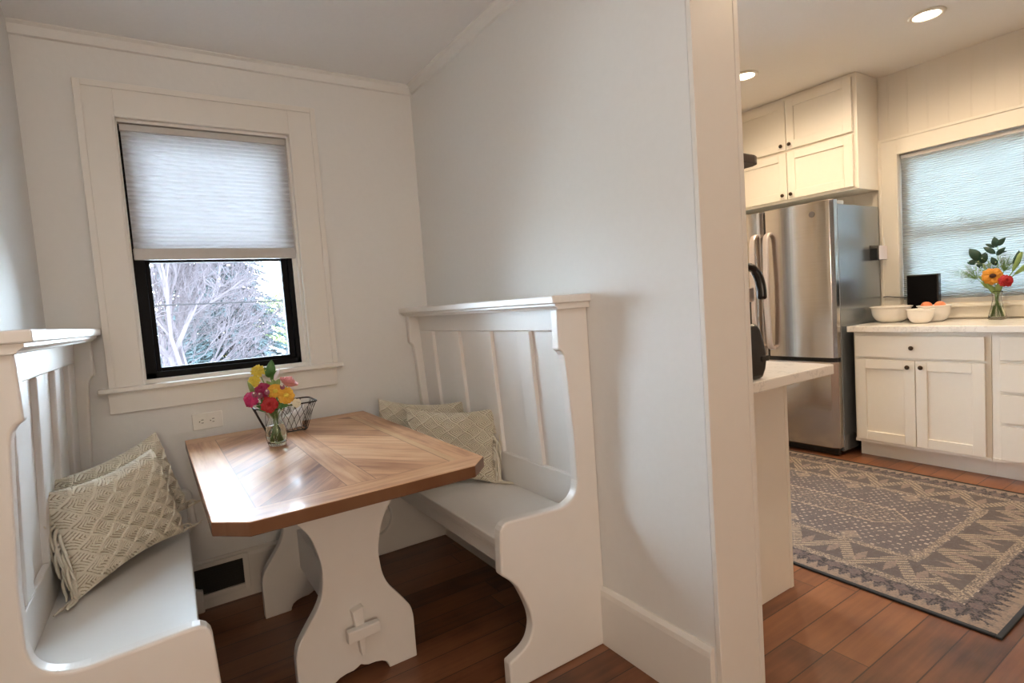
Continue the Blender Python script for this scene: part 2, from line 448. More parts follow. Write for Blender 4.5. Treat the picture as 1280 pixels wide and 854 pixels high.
def wloc(o):
    l = Vector((0,0,0))
    while o is not None:
        l += o.location; o = o.parent
    return l
def obj(name, bm, m, parent=None, bevel=0.0, smooth=False, local=False, seg=2):
    if parent is not None and not local:
        bmesh.ops.translate(bm, verts=bm.verts, vec=-wloc(parent))
    me = bpy.data.meshes.new(name); bm.to_mesh(me); bm.free()
    o = bpy.data.objects.new(name, me); COL.objects.link(o)
    me.materials.append(m)
    if smooth:
        for p in me.polygons: p.use_smooth = True
    if bevel > 0:
        md = o.modifiers.new('bevel', 'BEVEL'); md.width = bevel; md.segments = seg
        md.limit_method = 'ANGLE'; md.angle_limit = math.radians(40); md.harden_normals = False
    if parent is not None: o.parent = parent
    return o
def nb(): return bmesh.new()
def bx(*a): return box(nb(), *a)
def tag(o, label, cat, group=None, kind=None):
    o['label'] = label; o['category'] = cat
    if group: o['group'] = group
    if kind: o['kind'] = kind
    return o
def thing(name, label, cat, loc=(0,0,0), rot=(0,0,0), group=None):
    o = bpy.data.objects.new(name, None); COL.objects.link(o)
    o.empty_display_size = 0.05
    o.location = loc; o.rotation_euler = rot
    return tag(o, label, cat, group)
def struct(name, bm, m, parent=None, **kw):
    o = obj(name, bm, m, parent, **kw)
    if parent is None: o['kind'] = 'structure'
    return o
def dup(root, loc, rot=None, label=None):
    r = root.copy(); COL.objects.link(r); r.location = loc
    if rot is not None: r.rotation_euler = rot
    if label: r['label'] = label
    for ch in list(root.children):
        c = ch.copy(); COL.objects.link(c); c.parent = r
        for gch in list(ch.children):
            d = gch.copy(); COL.objects.link(d); d.parent = c
    return r

# ------------------------------------------------------------------ measurements
XL, XR, YB = -0.36, 1.263, 2.75            # nook: left wall, right wall, window wall
CZ, KZ = 2.41, 2.70                        # ceilings
PX = 1.465                                 # kitchen side of the partition
YE = 0.985                                 # end of the partition
KX, KY = 4.65, 3.05                        # kitchen window wall, kitchen end wall
YF = -3.2                                  # wall behind the camera

# ------------------------------------------------------------------ shell
struct('floor', bx(-2.2, 4.85, YF-0.1, 3.2, -0.12, 0.0), FLOORM)
# nook + dining ceiling
struct('ceiling', bx(-2.3, PX, YF-0.1, YB+0.15, CZ, CZ+0.12), CEILP)
struct('ceiling_kitchen', bx(PX, KX+0.15, YF-0.1, KY+0.15, KZ, KZ+0.12), KCEIL)
# window wall with opening
WX0, WX1, WZ0, WZ1 = -0.036, 0.626, 1.022, 2.093
bm = nb()
box(bm, XL-0.15, WX0, YB, YB+0.15, 0, CZ); box(bm, WX1, PX, YB, YB+0.15, 0, CZ)
box(bm, WX0, WX1, YB, YB+0.15, 0, WZ0); box(bm, WX0, WX1, YB, YB+0.15, WZ1, CZ)
struct('wall_back', bm, WALLP)
struct('wall_left', prism(nb(), [(XL-0.15, 0.55), (XL-0.008, 0.55), (XL-0.002, 1.40), (XL+0.028, YB), (XL-0.15, YB)], 'z', 0, CZ), WALLP)
bm = nb()
box(bm, XR, PX, YE, YB, 0, CZ); box(bm, XR, PX, YB, KY, 0, KZ); box(bm, XR, PX, YE, YB, CZ+0.12, KZ)
struct('wall_right', bm, WALLP)
# dining room behind the camera
struct('wall_dining_left', bx(-2.3, -2.15, YF, 0.7, 0, CZ), WALLP)
struct('wall_dining_return', bx(-2.15, XL-0.15, 0.55, 0.7, 0, CZ), WALLP)
struct('wall_rear', bx(-2.3, KX+0.15, YF-0.15, YF, 0, KZ), WALLP)
bm = nb()
box(bm, XR, PX, YF, -1.5, 0, CZ); box(bm, XR, PX, -1.5, YE, 2.2, CZ); box(bm, XR, PX, YF, YE, CZ+0.12, KZ)
struct('wall_opening', bm, WALLP)
# kitchen window wall (opening) and end wall (opening added for the fridge streak)
KY0, KY1, KZ0, KZ1 = 0.30, 1.832, 1.03, 2.115
bm = nb()
box(bm, KX, KX+0.15, YF, KY0, 0, KZ); box(bm, KX, KX+0.15, KY1, KY+0.15, 0, KZ)
box(bm, KX, KX+0.15, KY0, KY1, 0, KZ0); box(bm, KX, KX+0.15, KY0, KY1, KZ1, KZ)
struct('wall_kitchen_window', bm, BEAD)
bm = nb()
box(bm, PX, 2.48, KY, KY+0.15, 0, KZ); box(bm, 2.88, KX, KY, KY+0.15, 0, KZ)
box(bm, 2.48, 2.88, KY, KY+0.15, 2.1, KZ)
box(bm, 2.48, 2.88, KY, KY+0.15, 0, 0.25)
struct('wall_kitchen_end', bm, KWALL)

# crown strips, baseboards
bm = nb()
prism(bm, [(YB, CZ-0.048), (YB-0.012, CZ-0.045), (YB-0.018, CZ-0.012), (YB-0.03, CZ-0.004), (YB-0.03, CZ), (YB, CZ)], 'x', XL, XR)
struct('trim_1', bm, WALLP)
bm = nb()
prism(bm, [(XR, CZ-0.048), (XR-0.012, CZ-0.045), (XR-0.018, CZ-0.012), (XR-0.03, CZ-0.004), (XR-0.03, CZ), (XR, CZ)], 'y', YE, YB-0.03)
struct('trim_2', bm, WALLP)
bm = nb()
prism(bm, [(XL, CZ-0.048), (XL+0.012, CZ-0.045), (XL+0.018, CZ-0.012), (XL+0.03, CZ-0.004), (XL+0.03, CZ), (XL, CZ)], 'y', 0.7, YB-0.03)
struct('trim_3', bm, WALLP)
def basebd(name, axis, wall, sgn, a0, a1, h=0.212):
    w, s = wall, sgn
    pr = [(w, 0), (w+s*0.020, 0), (w+s*0.020, h-0.028), (w+s*0.017, h-0.012), (w+s*0.008, h), (w, h)]
    return struct(name, prism(nb(), pr, axis, a0, a1), TRIMW, bevel=0.0015)
basebd('baseboard_right', 'y', XR, -1, YE+0.005, YB)
basebd('baseboard_back', 'x', YB, -1, XL, XR-0.02)
# jamb at the partition end: board wrapping the wall end, kitchen casing edge
struct('trim_4', bx(XR-0.001, PX-0.020, YE-0.017, YE-0.001, 0, 2.2), TRIMW, bevel=0.002)
struct('trim_5', bx(PX-0.018, PX+0.004, YE-0.017, YE+0.10, 0, 2.2), TRIMW, bevel=0.002)

# ------------------------------------------------------------------ window 1
win = bpy.data.objects.new('window_1', None); COL.objects.link(win); win.location = (0.295, YB, 1.5); win['kind'] = 'structure'
CS0, CS1, CST = -0.160, 0.752, 2.226       # casing outer edges, top
pr = 0.020
bm = nb()
def casing_board(bm, x0, x1, z0, z1): box(bm, x0, x1, YB-pr, YB, z0, z1)
casing_board(bm, CS0, WX0, 1.005, CST); casing_board(bm, WX1, CS1, 1.005, CST); casing_board(bm, WX0, WX1, WZ1, CST)
# raised back-band along the outer edge
box(bm, CS0, CS0+0.024, YB-pr-0.007, YB-pr, 1.005, CST); box(bm, CS1-0.024, CS1, YB-pr-0.007, YB-pr, 1.005, CST)
box(bm, CS0+0.024, CS1-0.024, YB-pr-0.007, YB-pr, CST-0.024, CST)
# inner bead
box(bm, WX0-0.009, WX0, YB-pr-0.004, YB-pr, 1.005, WZ1+0.009); box(bm, WX1, WX1+0.009, YB-pr-0.004, YB-pr, 1.005, WZ1+0.009)
box(bm, WX0, WX1, YB-pr-0.004, YB-pr, WZ1, WZ1+0.009)
obj('casing', bm, TRIMW, win, bevel=0.0018)
obj('stool', bx(-0.196, 0.772, YB-0.05, YB+0.02, 0.992, 1.012), TRIMW, win, bevel=0.004)
obj('apron', bx(CS0-0.006, CS1-0.006, YB-0.018, YB, 0.905, 0.992), TRIMW, win, bevel=0.002)
bm = nb()
JT = 0.012
box(bm, WX0, WX0+0.005, YB-0.002, YB+0.030, WZ0, WZ1); box(bm, WX1-0.030, WX1, YB+0.022, YB+0.035, WZ0, WZ1); box(bm, WX1-JT, WX1, YB-0.002, YB+0.035, WZ0, WZ1); box(bm, WX0, WX1, YB-0.002, YB+0.035, WZ1-JT, WZ1)
box(bm, WX0, WX1, YB-0.002, YB+0.035, WZ0-0.012, WZ0+0.006)
obj('reveal', bm, TRIMW, win, bevel=0.0015)
F0 = YB+0.030
bm = nb()
box(bm, WX0, WX0+0.045, F0, F0+0.09, WZ0, WZ1); box(bm, WX1-0.050, WX1, F0, F0+0.09, WZ0, WZ1)
box(bm, WX0, WX1, F0, F0+0.09, WZ0, WZ0+0.032); box(bm, WX0, WX1, F0, F0+0.09, WZ1-0.04, WZ1)
obj('frame', bm, BLACKF, win, bevel=0.003)
GX0, GX1 = 0.026, 0.549
bm = nb()
box(bm, WX0+0.045, GX0, F0+0.02, F0+0.055, WZ0+0.032, 1.555); box(bm, GX1, WX1-0.05, F0+0.02, F0+0.055, WZ0+0.032, 1.555)
box(bm, GX0, GX1, F0+0.02, F0+0.055, WZ0+0.032, 1.070); box(bm, GX0, GX1, F0+0.02, F0+0.055, 1.517, 1.555)
sash = obj('sash', bm, BLACKF, win, bevel=0.003)
obj('pane', bx(GX0-0.004, GX1+0.004, F0+0.035, F0+0.039, 1.066, 1.521), PANE, sash)
bm = nb()
box(bm, WX0+0.045, GX0, F0+0.056, F0+0.088, 1.53, WZ1-0.04); box(bm, GX1, WX1-0.05, F0+0.056, F0+0.088, 1.53, WZ1-0.04)
box(bm, GX0, GX1, F0+0.056, F0+0.088, 1.53, 1.57); box(bm, GX0, GX1, F0+0.056, F0+0.088, WZ1-0.075, WZ1-0.04)
sash = obj('sash', bm, BLACKF, win, bevel=0.003)
obj('pane', bx(GX0-0.004, GX1+0.004, F0+0.07, F0+0.074, 1.566, WZ1-0.071), PANE, sash)

# cellular shade
def shade(name, label, lo, hi, zt, zb, depth, axis, at, m, pleat, railh, railm):
    t = thing(name, label, 'window shade', ((lo+hi)/2, at, zt) if axis == 'x' else (at, (lo+hi)/2, zt))
    s = 1 if axis == 'x' else 1
    def pz(bm, a, b, z0, z1):
        if axis == 'x': box(bm, lo, hi, at-a, at+b, z0, z1)
        else: box(bm, at-a, at+b, lo, hi, z0, z1)
    bm = nb(); pz(bm, depth*0.8, depth*0.8, zt-0.028, zt); obj('headrail', bm, railm, t, bevel=0.003)
    n = int((zt-0.028-zb-railh)/pleat)
    h = (zt-0.028-zb-railh)/n
    for sgn in (-1, 1):                       # the two faces of the cells
        bm = nb(); prev = None
        for i in range(2*n+1):
            z = zt-0.028-i*h/2
            off = depth*(0.12 if i % 2 == 0 else 0.75)*sgn
            if axis == 'x': a, b = bm.verts.new((lo+0.003, at+off, z)), bm.verts.new((hi-0.003, at+off, z))
            else: a, b = bm.verts.new((at+off, lo+0.003, z)), bm.verts.new((at+off, hi-0.003, z))
            if prev: bm.faces.new((prev[0], prev[1], b, a))
            prev = (a, b)
        obj('pleated_fabric', bm, m, t)
    bm = nb(); pz(bm, depth*0.8, depth*0.8, zb, zb+railh); obj('bottom_rail', bm, railm, t, bevel=0.004)
    return t
NAPK = shade_fabric('napkin_cloth', (0.62, 0.62, 0.62), (0.36, 0.36, 0.36))
RAILW = mat('shade_rail', (0.55, 0.52, 0.49), 0.45)
shade('cellular_shade', 'white pleated shade pulled halfway down the dark-framed breakfast nook window',
      WX0+0.010, WX1-JT-0.002, WZ1-JT-0.004, 1.525, 0.014, 'x', YB+0.016, SHADE, 0.0165, 0.048, RAILW)

# ------------------------------------------------------------------ kitchen window
w2 = bpy.data.objects.new('window_2', None); COL.objects.link(w2); w2.location = (KX, 1.0, 1.5); w2['kind'] = 'structure'
bm = nb()
C0, C1, CT = KY0-0.125, KY1+0.125, 2.243
box(bm, KX-0.02, KX, C0, KY0, 1.02, CT); box(bm, KX-0.02, KX, KY1, C1, 1.02, CT); box(bm, KX-0.02, KX, KY0, KY1, KZ1, CT)
box(bm, KX-0.027, KX-0.02, C1-0.02, C1, 1.02, CT); box(bm, KX-0.027, KX-0.02, C0, C0+0.02, 1.02, CT); box(bm, KX-0.027, KX-0.02, C0+0.02, C1-0.02, CT-0.02, CT)
box(bm, KX-0.026, KX-0.02, KY1, KY1+0.012, 1.02, KZ1+0.012); box(bm, KX-0.026, KX-0.02, KY0, KY1, KZ1, KZ1+0.012)
obj('casing', bm, CAB, w2, bevel=0.002)
obj('stool', bx(KX-0.045, KX+0.03, C0-0.02, C1+0.0, 1.000, 1.022), CAB, w2, bevel=0.003)
obj('apron', bx(KX-0.018, KX, C0, C1, 0.925, 1.0), CAB, w2, bevel=0.003)
bm = nb()
K0 = KX+0.05
box(bm, K0, K0+0.09, KY0, KY0+0.06, KZ0, KZ1); box(bm, K0, K0+0.09, KY1-0.06, KY1, KZ0, KZ1)
box(bm, K0, K0+0.09, KY0, KY1, KZ0, KZ0+0.07); box(bm, K0, K0+0.09, KY0, KY1, KZ1-0.06, KZ1); 
obj('frame', bm, BLACKF, w2, bevel=0.003)
obj('meeting_rail', bx(K0+0.02, K0+0.07, KY0+0.06, KY1-0.06, 1.50, 1.56), BLACKF, w2, bevel=0.003)
obj('pane', bx(K0+0.045, K0+0.049, KY0+0.05, KY1-0.05, KZ0+0.06, KZ1-0.05), PANE, w2)
shade('cellular_shade', 'pale pleated shade fully lowered over the kitchen window', KY0+0.01, KY1-0.01, KZ1-0.006, 1.024, 0.010, 'y', KX+0.014, KSHADE, 0.0142, 0.036, RAILW)

# unseen glazed opening, added and sized to reflect as a streak on the fridge
struct('streak_window', bx(2.48, 2.88, KY+0.06, KY+0.066, 0.25, 2.1), TINTED)

# ------------------------------------------------------------------ benches
# (distance from the wall, height) outline of an end board
prof = [(0.0, 0.0), (0.413, 0.0)]
prof += [(0.413, 0.096), (0.400, 0.100)]
prof += spline([(0.395, 0.102), (0.355, 0.119), (0.330, 0.142), (0.316, 0.180), (0.317, 0.215), (0.327, 0.252), (0.343, 0.292), (0.362, 0.330), (0.388, 0.360)], 5)
prof += [(0.419, 0.388)]
prof += [(0.413, 0.512), (0.410, 0.528), (0.402, 0.541), (0.390, 0.549), (0.374, 0.551)]
prof += [(0.215, 0.542)] + spline([(0.185, 0.540), (0.150, 0.543), (0.118, 0.556), (0.098, 0.580), (0.090, 0.615)], 5)
prof += [(0.090, 0.73), (0.100, 0.90), (0.106, 1.00), (0.109, 1.035), (0.113, 1.052), (0.121, 1.064), (0.133, 1.072)]
prof += [(0.131, 1.21), (0.0, 1.21)]

def make_bench(side, label):
    """side -1: against the left wall, facing right; +1: against the right wall"""
    wall = XL if side < 0 else XR
    def X(d): return wall + d if side < 0 else wall - d
    t = thing('bench', label, 'bench', (X(0.2), 2.1, 0))
    for y0 in (1.45, YB-0.042):
        bm = nb(); prism(bm, [(X(d), z) for d, z in prof], 'y', y0, y0+0.04)
        obj('end_board', bm, WHITE, t, bevel=0.007, seg=3)
    A, B = 1.49, YB-0.042
    bm = nb()
    def sb(d0, d1, y0, y1, z0, z1):
        x0, x1 = sorted((X(d0), X(d1))); box(bm, x0, x1, y0, y1, z0, z1)
    sb(0.03, 0.388, A, B, 0.447, 0.475)
    obj('seat', bm, WHITE, t, bevel=0.005, seg=3)
    bm = nb()
    sb(0.340, 0.374, A, B, 0.380, 0.447); sb(0.352, 0.380, A, B, 0.430, 0.447)
    obj('seat_rail', bm, WHITE, t, bevel=0.003)
    # panelled back, leaning slightly: face distance from wall as a function of height
    def fd(z): return 0.050+(z-0.6)*0.047
    def slab(bm, y0, y1, z0, z1, inset, back=0.03):
        ps = [(fd(z0)-inset, z0), (fd(z1)-inset, z1), (0.005, z1), (0.005, z0)]
        prism(bm, [(X(d), z) for d, z in ps], 'y', y0, y1)
    pans = [(1.515, 1.705), (1.79, 1.99), (2.075, 2.275), (2.36, 2.56)]
    pz0, pz1 = 0.605, 1.128
    bm = nb()
    slab(bm, A, B, 0.475, pz0, 0); slab(bm, A, B, pz1, 1.208, 0)
    ys = [A]+[v for p in pans for v in p]+[B]
    for a, b in zip(ys[0::2], ys[1::2]): slab(bm, a, b, pz0, pz1, 0)
    obj('back_frame', bm, WHITE, t, bevel=0.004)
    for a, b in pans:
        bm = nb(); slab(bm, a, b, pz0, pz1, 0.016); obj('back_panel', bm, WHITE, t)
    # cap shelf: top board and two moulding steps
    bm = nb(); sb(0.0, 0.166, 1.425, YB, 1.227, 1.253); obj('cap', bm, WHITE, t, bevel=0.004)
    bm = nb(); 
    ps = [(0.0, 1.206), (0.137, 1.206), (0.139, 1.211), (0.146, 1.216), (0.150, 1.218), (0.150, 1.227), (0.0, 1.227)]
    prism(bm, [(X(d), z) for d, z in ps], 'y', 1.436, YB)
    obj('cap_moulding', bm, WHITE, t, bevel=0.0015)
    return t
lb = make_bench(-1, 'white panelled built-in bench along the left wall, at the left edge of the photo')
lb.rotation_euler = (0, 0, math.radians(-1.3)); lb.location = (lb.location.x+0.016, lb.location.y-0.006, 0)
make_bench(1, 'white panelled built-in bench against the partition wall, right of the trestle table')

# ------------------------------------------------------------------ trestle table
TCX, TCY = (TX0+TX1)/2, (TY0+TY1)/2
tb = thing('trestle_table', 'brown wood-topped trestle table with white scroll-cut legs between the two benches', 'table', (TCX, TCY, 0))
bm = nb()
c = 0.072
prism(bm, [(TX0, TY1), (TX0, TY0+c), (TX0+c+0.004, TY0), (TX1-c, TY0), (TX1, TY0+c), (TX1, TY1)], 'z', -0.018, 0.018)
bmesh.ops.translate(bm, verts=bm.verts, vec=(-TCX, -TCY, 0))
top = obj('tabletop', bm, TABLEM, tb, bevel=0.003, local=True); top.location = (0, 0, 0.742)
half = [(0.232, 0.724), (0.215, 0.690), (0.192, 0.645), (0.172, 0.610), (0.150, 0.575), (0.124, 0.535), (0.106, 0.480), (0.096, 0.425),
        (0.097, 0.385), (0.102, 0.345), (0.113, 0.310), (0.130, 0.280), (0.152, 0.250), (0.175, 0.218), (0.192, 0.190), (0.200, 0.155), (0.201, 0.12)]
hs = spline(half, 3)
foot = [(0.201, 0.0), (0.098, 0.0), (0.096, 0.012), (0.088, 0.026), (0.072, 0.036), (0.05, 0.041), (0.025, 0.042), (0.010, 0.048), (0.0, 0.054)]
LX = 0.487
for y0 in (1.825, 2.46):
    r = [(LX+a, z) for a, z in hs] + [(LX+a, z) for a, z in foot]
    l = [(2*LX-x, z) for x, z in r[:-1]][::-1]
    bm = nb(); prism(bm, r+l, 'y', y0, y0+0.04)
    obj('leg', bm, WHITE, tb, bevel=0.004)
bm = nb(); box(bm, 0.440, 0.503, 1.830, 2.53, 0.170, 0.340)
prism(bm, [(0.466, 0.256), (0.505, 0.266), (0.5035, 0.17), (0.500, 0.102), (0.486, 0.098), (0.480, 0.165)], 'y', 1.794, 1.832)
st = obj('stretcher', bm, WHITE, tb, bevel=0.003)
bm = nb(); prism(bm, [(0.440, 0.166), (0.441, 0.206), (0.549, 0.208), (0.551, 0.172)], 'y', 1.772, 1.800)
obj('wedge', bm, WHITE, st, bevel=0.004)

# ------------------------------------------------------------------ wall outlet, register
ot = thing('wall_outlet', 'cream horizontal duplex outlet on the wall below the nook window', 'outlet', (0.173, YB, 0.821))
obj('cover_plate', bx(0.114, 0.232, YB-0.006, YB, 0.785, 0.857), PLASTW, ot, bevel=0.003)
for cx in (0.152, 0.194):
    bm = nb(); lathe(bm, [(0, 0), (0.0165, 0), (0.0165, 0.003), (0, 0.003)], seg=24)
    bmesh.ops.rotate(bm, verts=bm.verts, cent=(0,0,0), matrix=Matrix.Rotation(PI/2, 3, 'X'))
    bmesh.ops.translate(bm, verts=bm.verts, vec=(cx, YB-0.006, 0.821))
    rc = obj('receptacle', bm, PLASTW, ot)
    bm = nb()
    box(bm, cx-0.004, cx+0.005, YB-0.0105, YB-0.0085, 0.8265, 0.8288); box(bm, cx-0.004, cx+0.004, YB-0.0105, YB-0.0085, 0.8135, 0.8158)
    ball(bm, (cx+(-0.0105), YB-0.0085, 0.821), 0.0028, sub=1)
    obj('slots', bm, SLOT, rc)
vt = thing('floor_register', 'dark louvred heat register set in the baseboard under the table', 'vent', (0.13, YB, 0.13))
bm = nb()
box(bm, -0.02, 0.248, YB-0.033, YB-0.021, 0.185, 0.205); box(bm, -0.02, 0.248, YB-0.033, YB-0.021, 0.045, 0.068)
box(bm, 0.248, 0.272, YB-0.033, YB-0.021, 0.045, 0.205); box(bm, -0.04, -0.02, YB-0.033, YB-0.021, 0.045, 0.205)
obj('frame', bm, TRIMW, vt, bevel=0.002)
bm = nb()
for i in range(10): 
    z = 0.075+i*0.0115
    prism(bm, [(YB-0.030, z), (YB-0.021, z+0.008), (YB-0.0215, z+0.0095), (YB-0.0305, z+0.0015)], 'x', -0.02, 0.248)
obj('louvres', bm, VENTM, vt)
obj('backing', bx(-0.02, 0.248, YB-0.0212, YB-0.0202, 0.068, 0.185), SLOT, vt)

# ------------------------------------------------------------------ macrame pillows
PW, PH, PT = 0.41, 0.325, 0.060
def pillow_side(sgn):
    bm = nb(); nu, nv = 300, 236; D_ = {}
    grid = []
    for j in range(nv+1):
        row = []
        for i in range(nu+1):
            u, v = -1+2*i/nu, -1+2*j/nv
            e = max(0.0, (1-u**4))**0.55*max(0.0, (1-v**4))**0.55
            cx = PW/2*u*(1-0.075*(1-v*v)*abs(u)); cy = PH/2*v*(1-0.15*(1-u*u))
            h = PT*e
            # knotted diamond lattice with leaf-like ribs in each diamond
            p, q = u*PW*0.5, v*PH*0.5
            q2 = q+0.003*math.sin(p*105)
            a = (p*0.92+q2*1.08)/0.072; b = (p*0.92-q2*1.08)/0.072
            ka, kb_ = a % 1, b % 1
            fa, fb = min(ka, 1-ka), min(kb_, 1-kb_)
            w = 0.058
            twist = 0.88+0.12*math.cos(2*PI*(a-b)*6.0)
            cord = max(max(0, 1-(fa/w)**2), max(0, 1-(fb/w)**2)*1.0)*twist
            m = min(ka, kb_)-0.088
            rib = 0.5-0.5*math.cos(2*PI*7.0*m) if m > 0 else 0.0
            dis = max(0.0105*cord**0.5 if cord > 0 else 0.0, 0.0066*rib**0.7)
            h += dis*min(1, e*3)
            row.append(bm.verts.new((cx, cy, sgn*h))); D_[row[-1]] = dis
        grid.append(row)
    for j in range(nv):
        for i in range(nu):
            qd = (grid[j][i], grid[j][i+1], grid[j+1][i+1], grid[j+1][i])
            fc = bm.faces.new(qd if sgn > 0 else qd[::-1])
            if sum(D_[k] for k in qd) < 4*0.0021: fc.material_index = 1      # darker colour deepens the shade between the cords
    return bm
GROOVE_SHADOW = mat('pillow_groove_shadow', (0.40, 0.34, 0.24), 0.9, bump=0.3, scale=300)
def fringe(sgn, n=26, seed=1, length=0.10, lo=-0.97, hi=0.97, k_=1.0):
    rnd = random.Random(seed); bm = nb()
    for i in range(n):
        v = lo+(hi-lo)*(i+0.5)/n+rnd.uniform(-.03, .03)
        x0 = sgn*(PW/2*(1-0.055*(1-v*v))-0.006); y0 = PH/2*v*0.99
        L = length*rnd.uniform(0.7, 1.2)
        floor_ = -PH/2+0.004
        pts = []; zz = rnd.uniform(-0.018, 0.018)
        out = rnd.uniform(0.010, 0.030)
        for k in range(7):
            t = k/6
            y = y0-L*t**1.3+0.012*math.sin(t*PI)
            x = x0+sgn*(out*math.sin(min(1, t*1.6)*PI/2)+0.006*t)
            if y < floor_:
                x += sgn*(floor_-y)*0.75; z_extra = (floor_-y)*0.4; y = floor_+rnd.uniform(0, .006)
            else: z_extra = 0
            pts.append((x, y, zz*(0.3+t)+z_extra+0.004*math.sin(5*t+i)))
        tube(bm, pts, [k_*q for q in (0.0048, 0.0048, 0.0046, 0.0044, 0.0042, 0.0038, 0.0022)], 5)
    return bm
PG = 'macrame cushions on the nook benches'
p0 = thing('macrame_pillow', 'cream macrame cushion with fringed ends, front one of the pair on the left bench', 'cushion', (0,0,0), (0,0,0), PG)
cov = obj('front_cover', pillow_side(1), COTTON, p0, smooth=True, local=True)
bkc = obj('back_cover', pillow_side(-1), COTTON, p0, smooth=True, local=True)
cov.data.materials.append(GROOVE_SHADOW); bkc.data.materials.append(GROOVE_SHADOW)
obj('fringe', fringe(-1, 40, 3), COTTON, p0, smooth=True, local=True)
obj('corner_tassel', fringe(1, 7, 5, 0.045, -1.0, -0.84, 0.6), COTTON, p0, smooth=True, local=True)
def pose(o, c, yaw, lean, roll, loc_only=False):
    """local z = face normal, local y = up. yaw: direction the face looks (deg from -y towards +x)"""
    R = Matrix.Rotation(math.radians(yaw), 4, 'Z') @ Matrix.Rotation(math.radians(90-lean), 4, 'X') @ Matrix.Rotation(math.radians(roll), 4, 'Z')
    o.rotation_euler = R.to_euler(); o.location = c
SEATZ = 0.475
pose(p0, (-0.140, 2.165, SEATZ+0.172), 47, 14, 3)
p1 = dup(p0, (0,0,0), label='cream macrame cushion behind the front one, against the window wall on the left bench')
pose(p1, (-0.135, 2.37, SEATZ+0.180), 38, 12, 9)
p2 = thing('macrame_pillow', 'cream macrame cushion, front one of the pair on the right bench behind the table corner', 'cushion', (0,0,0), (0,0,0), PG)
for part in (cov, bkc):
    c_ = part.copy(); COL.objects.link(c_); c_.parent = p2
obj('fringe', fringe(1, 44, 7, 0.12), COTTON, p2, smooth=True, local=True)
obj('corner_tassel', fringe(-1, 7, 9, 0.07, -1.0, -0.84, 0.6), COTTON, p2, smooth=True, local=True)
pose(p2, (1.045, 2.155, SEATZ+0.166), -38, 14, -3)
p3 = dup(p2, (0,0,0), label='cream macrame cushion tucked in the back corner of the right bench, mostly hidden')
pose(p3, (1.015, 2.41, SEATZ+0.178), -30, 12, -6)

# ------------------------------------------------------------------ flower helpers
def petal_ring(bm, c, nrm, n, r0, r1, width, tilt, jit, seed, curl=0.0):
    rnd = random.Random(seed)
    nrm = Vector(nrm).normalized(); u = nrm.orthogonal().normalized(); w = nrm.cross(u)
    for i in range(n):
        a = 2*PI*i/n+rnd.uniform(-jit, jit); d = u*math.cos(a)+w*math.sin(a); s = nrm.cross(d)
        tl = tilt+rnd.uniform(-.12, .12); L = (r1-r0)*rnd.uniform(0.88, 1.08)
        prev = None
        for k in range(5):
            t = k/4
            p = Vector(c)+d*(r0+L*t*math.cos(tl))+nrm*(L*t*math.sin(tl)-curl*t*t*L)
            wd = width*0.5*(0.45+1.1*math.sin(PI*min(1, 0.15+0.75*t)))*(1 if t < 1 else 0.45)
            row = [bm.verts.new(p-s*wd+nrm*0.12*wd), bm.verts.new(p-nrm*0.10*wd), bm.verts.new(p+s*wd+nrm*0.12*wd)]
            if prev:
                bm.faces.new((prev[0], prev[1], row[1], row[0])); bm.faces.new((prev[1], prev[2], row[2], row[1]))
            prev = row
def leaf_mesh(bm, base, tip, width, nrm=(0,-1,0.4), bend=0.1, n=7):
    b, t = Vector(base), Vector(tip); ax = t-b; L = ax.length; d = ax.normalized()
    nr = Vector(nrm); nr = (nr-d*nr.dot(d)).normalized(); s = d.cross(nr); prev = None
    for k in range(n+1):
        f = k/n; wd = width*0.5*math.sin(PI*f**0.85)**0.8 if 0 < f < 1 else 0.0006
        p = b+d*(L*f)+nr*(bend*L*math.sin(PI*f))
        row = [bm.verts.new(p-s*wd+nr*wd*0.3), bm.verts.new(p), bm.verts.new(p+s*wd+nr*wd*0.3)]
        if prev:
            bm.faces.new((prev[0], prev[1], row[1], row[0])); bm.faces.new((prev[1], prev[2], row[2], row[1]))
        prev = row
def stem_pts(head, base, neck):
    """from vase bottom through the neck up to the flower head"""
    return spline([base, neck, tuple((Vector(neck)+Vector(head))/2+Vector((0,0,0.012))), head], 4)
def solid(o, th=0.0008):
    md = o.modifiers.new('solid', 'SOLIDIFY'); md.thickness = th; md.offset = 0
    return o
CAM = Vector((0, 0, 1.235))

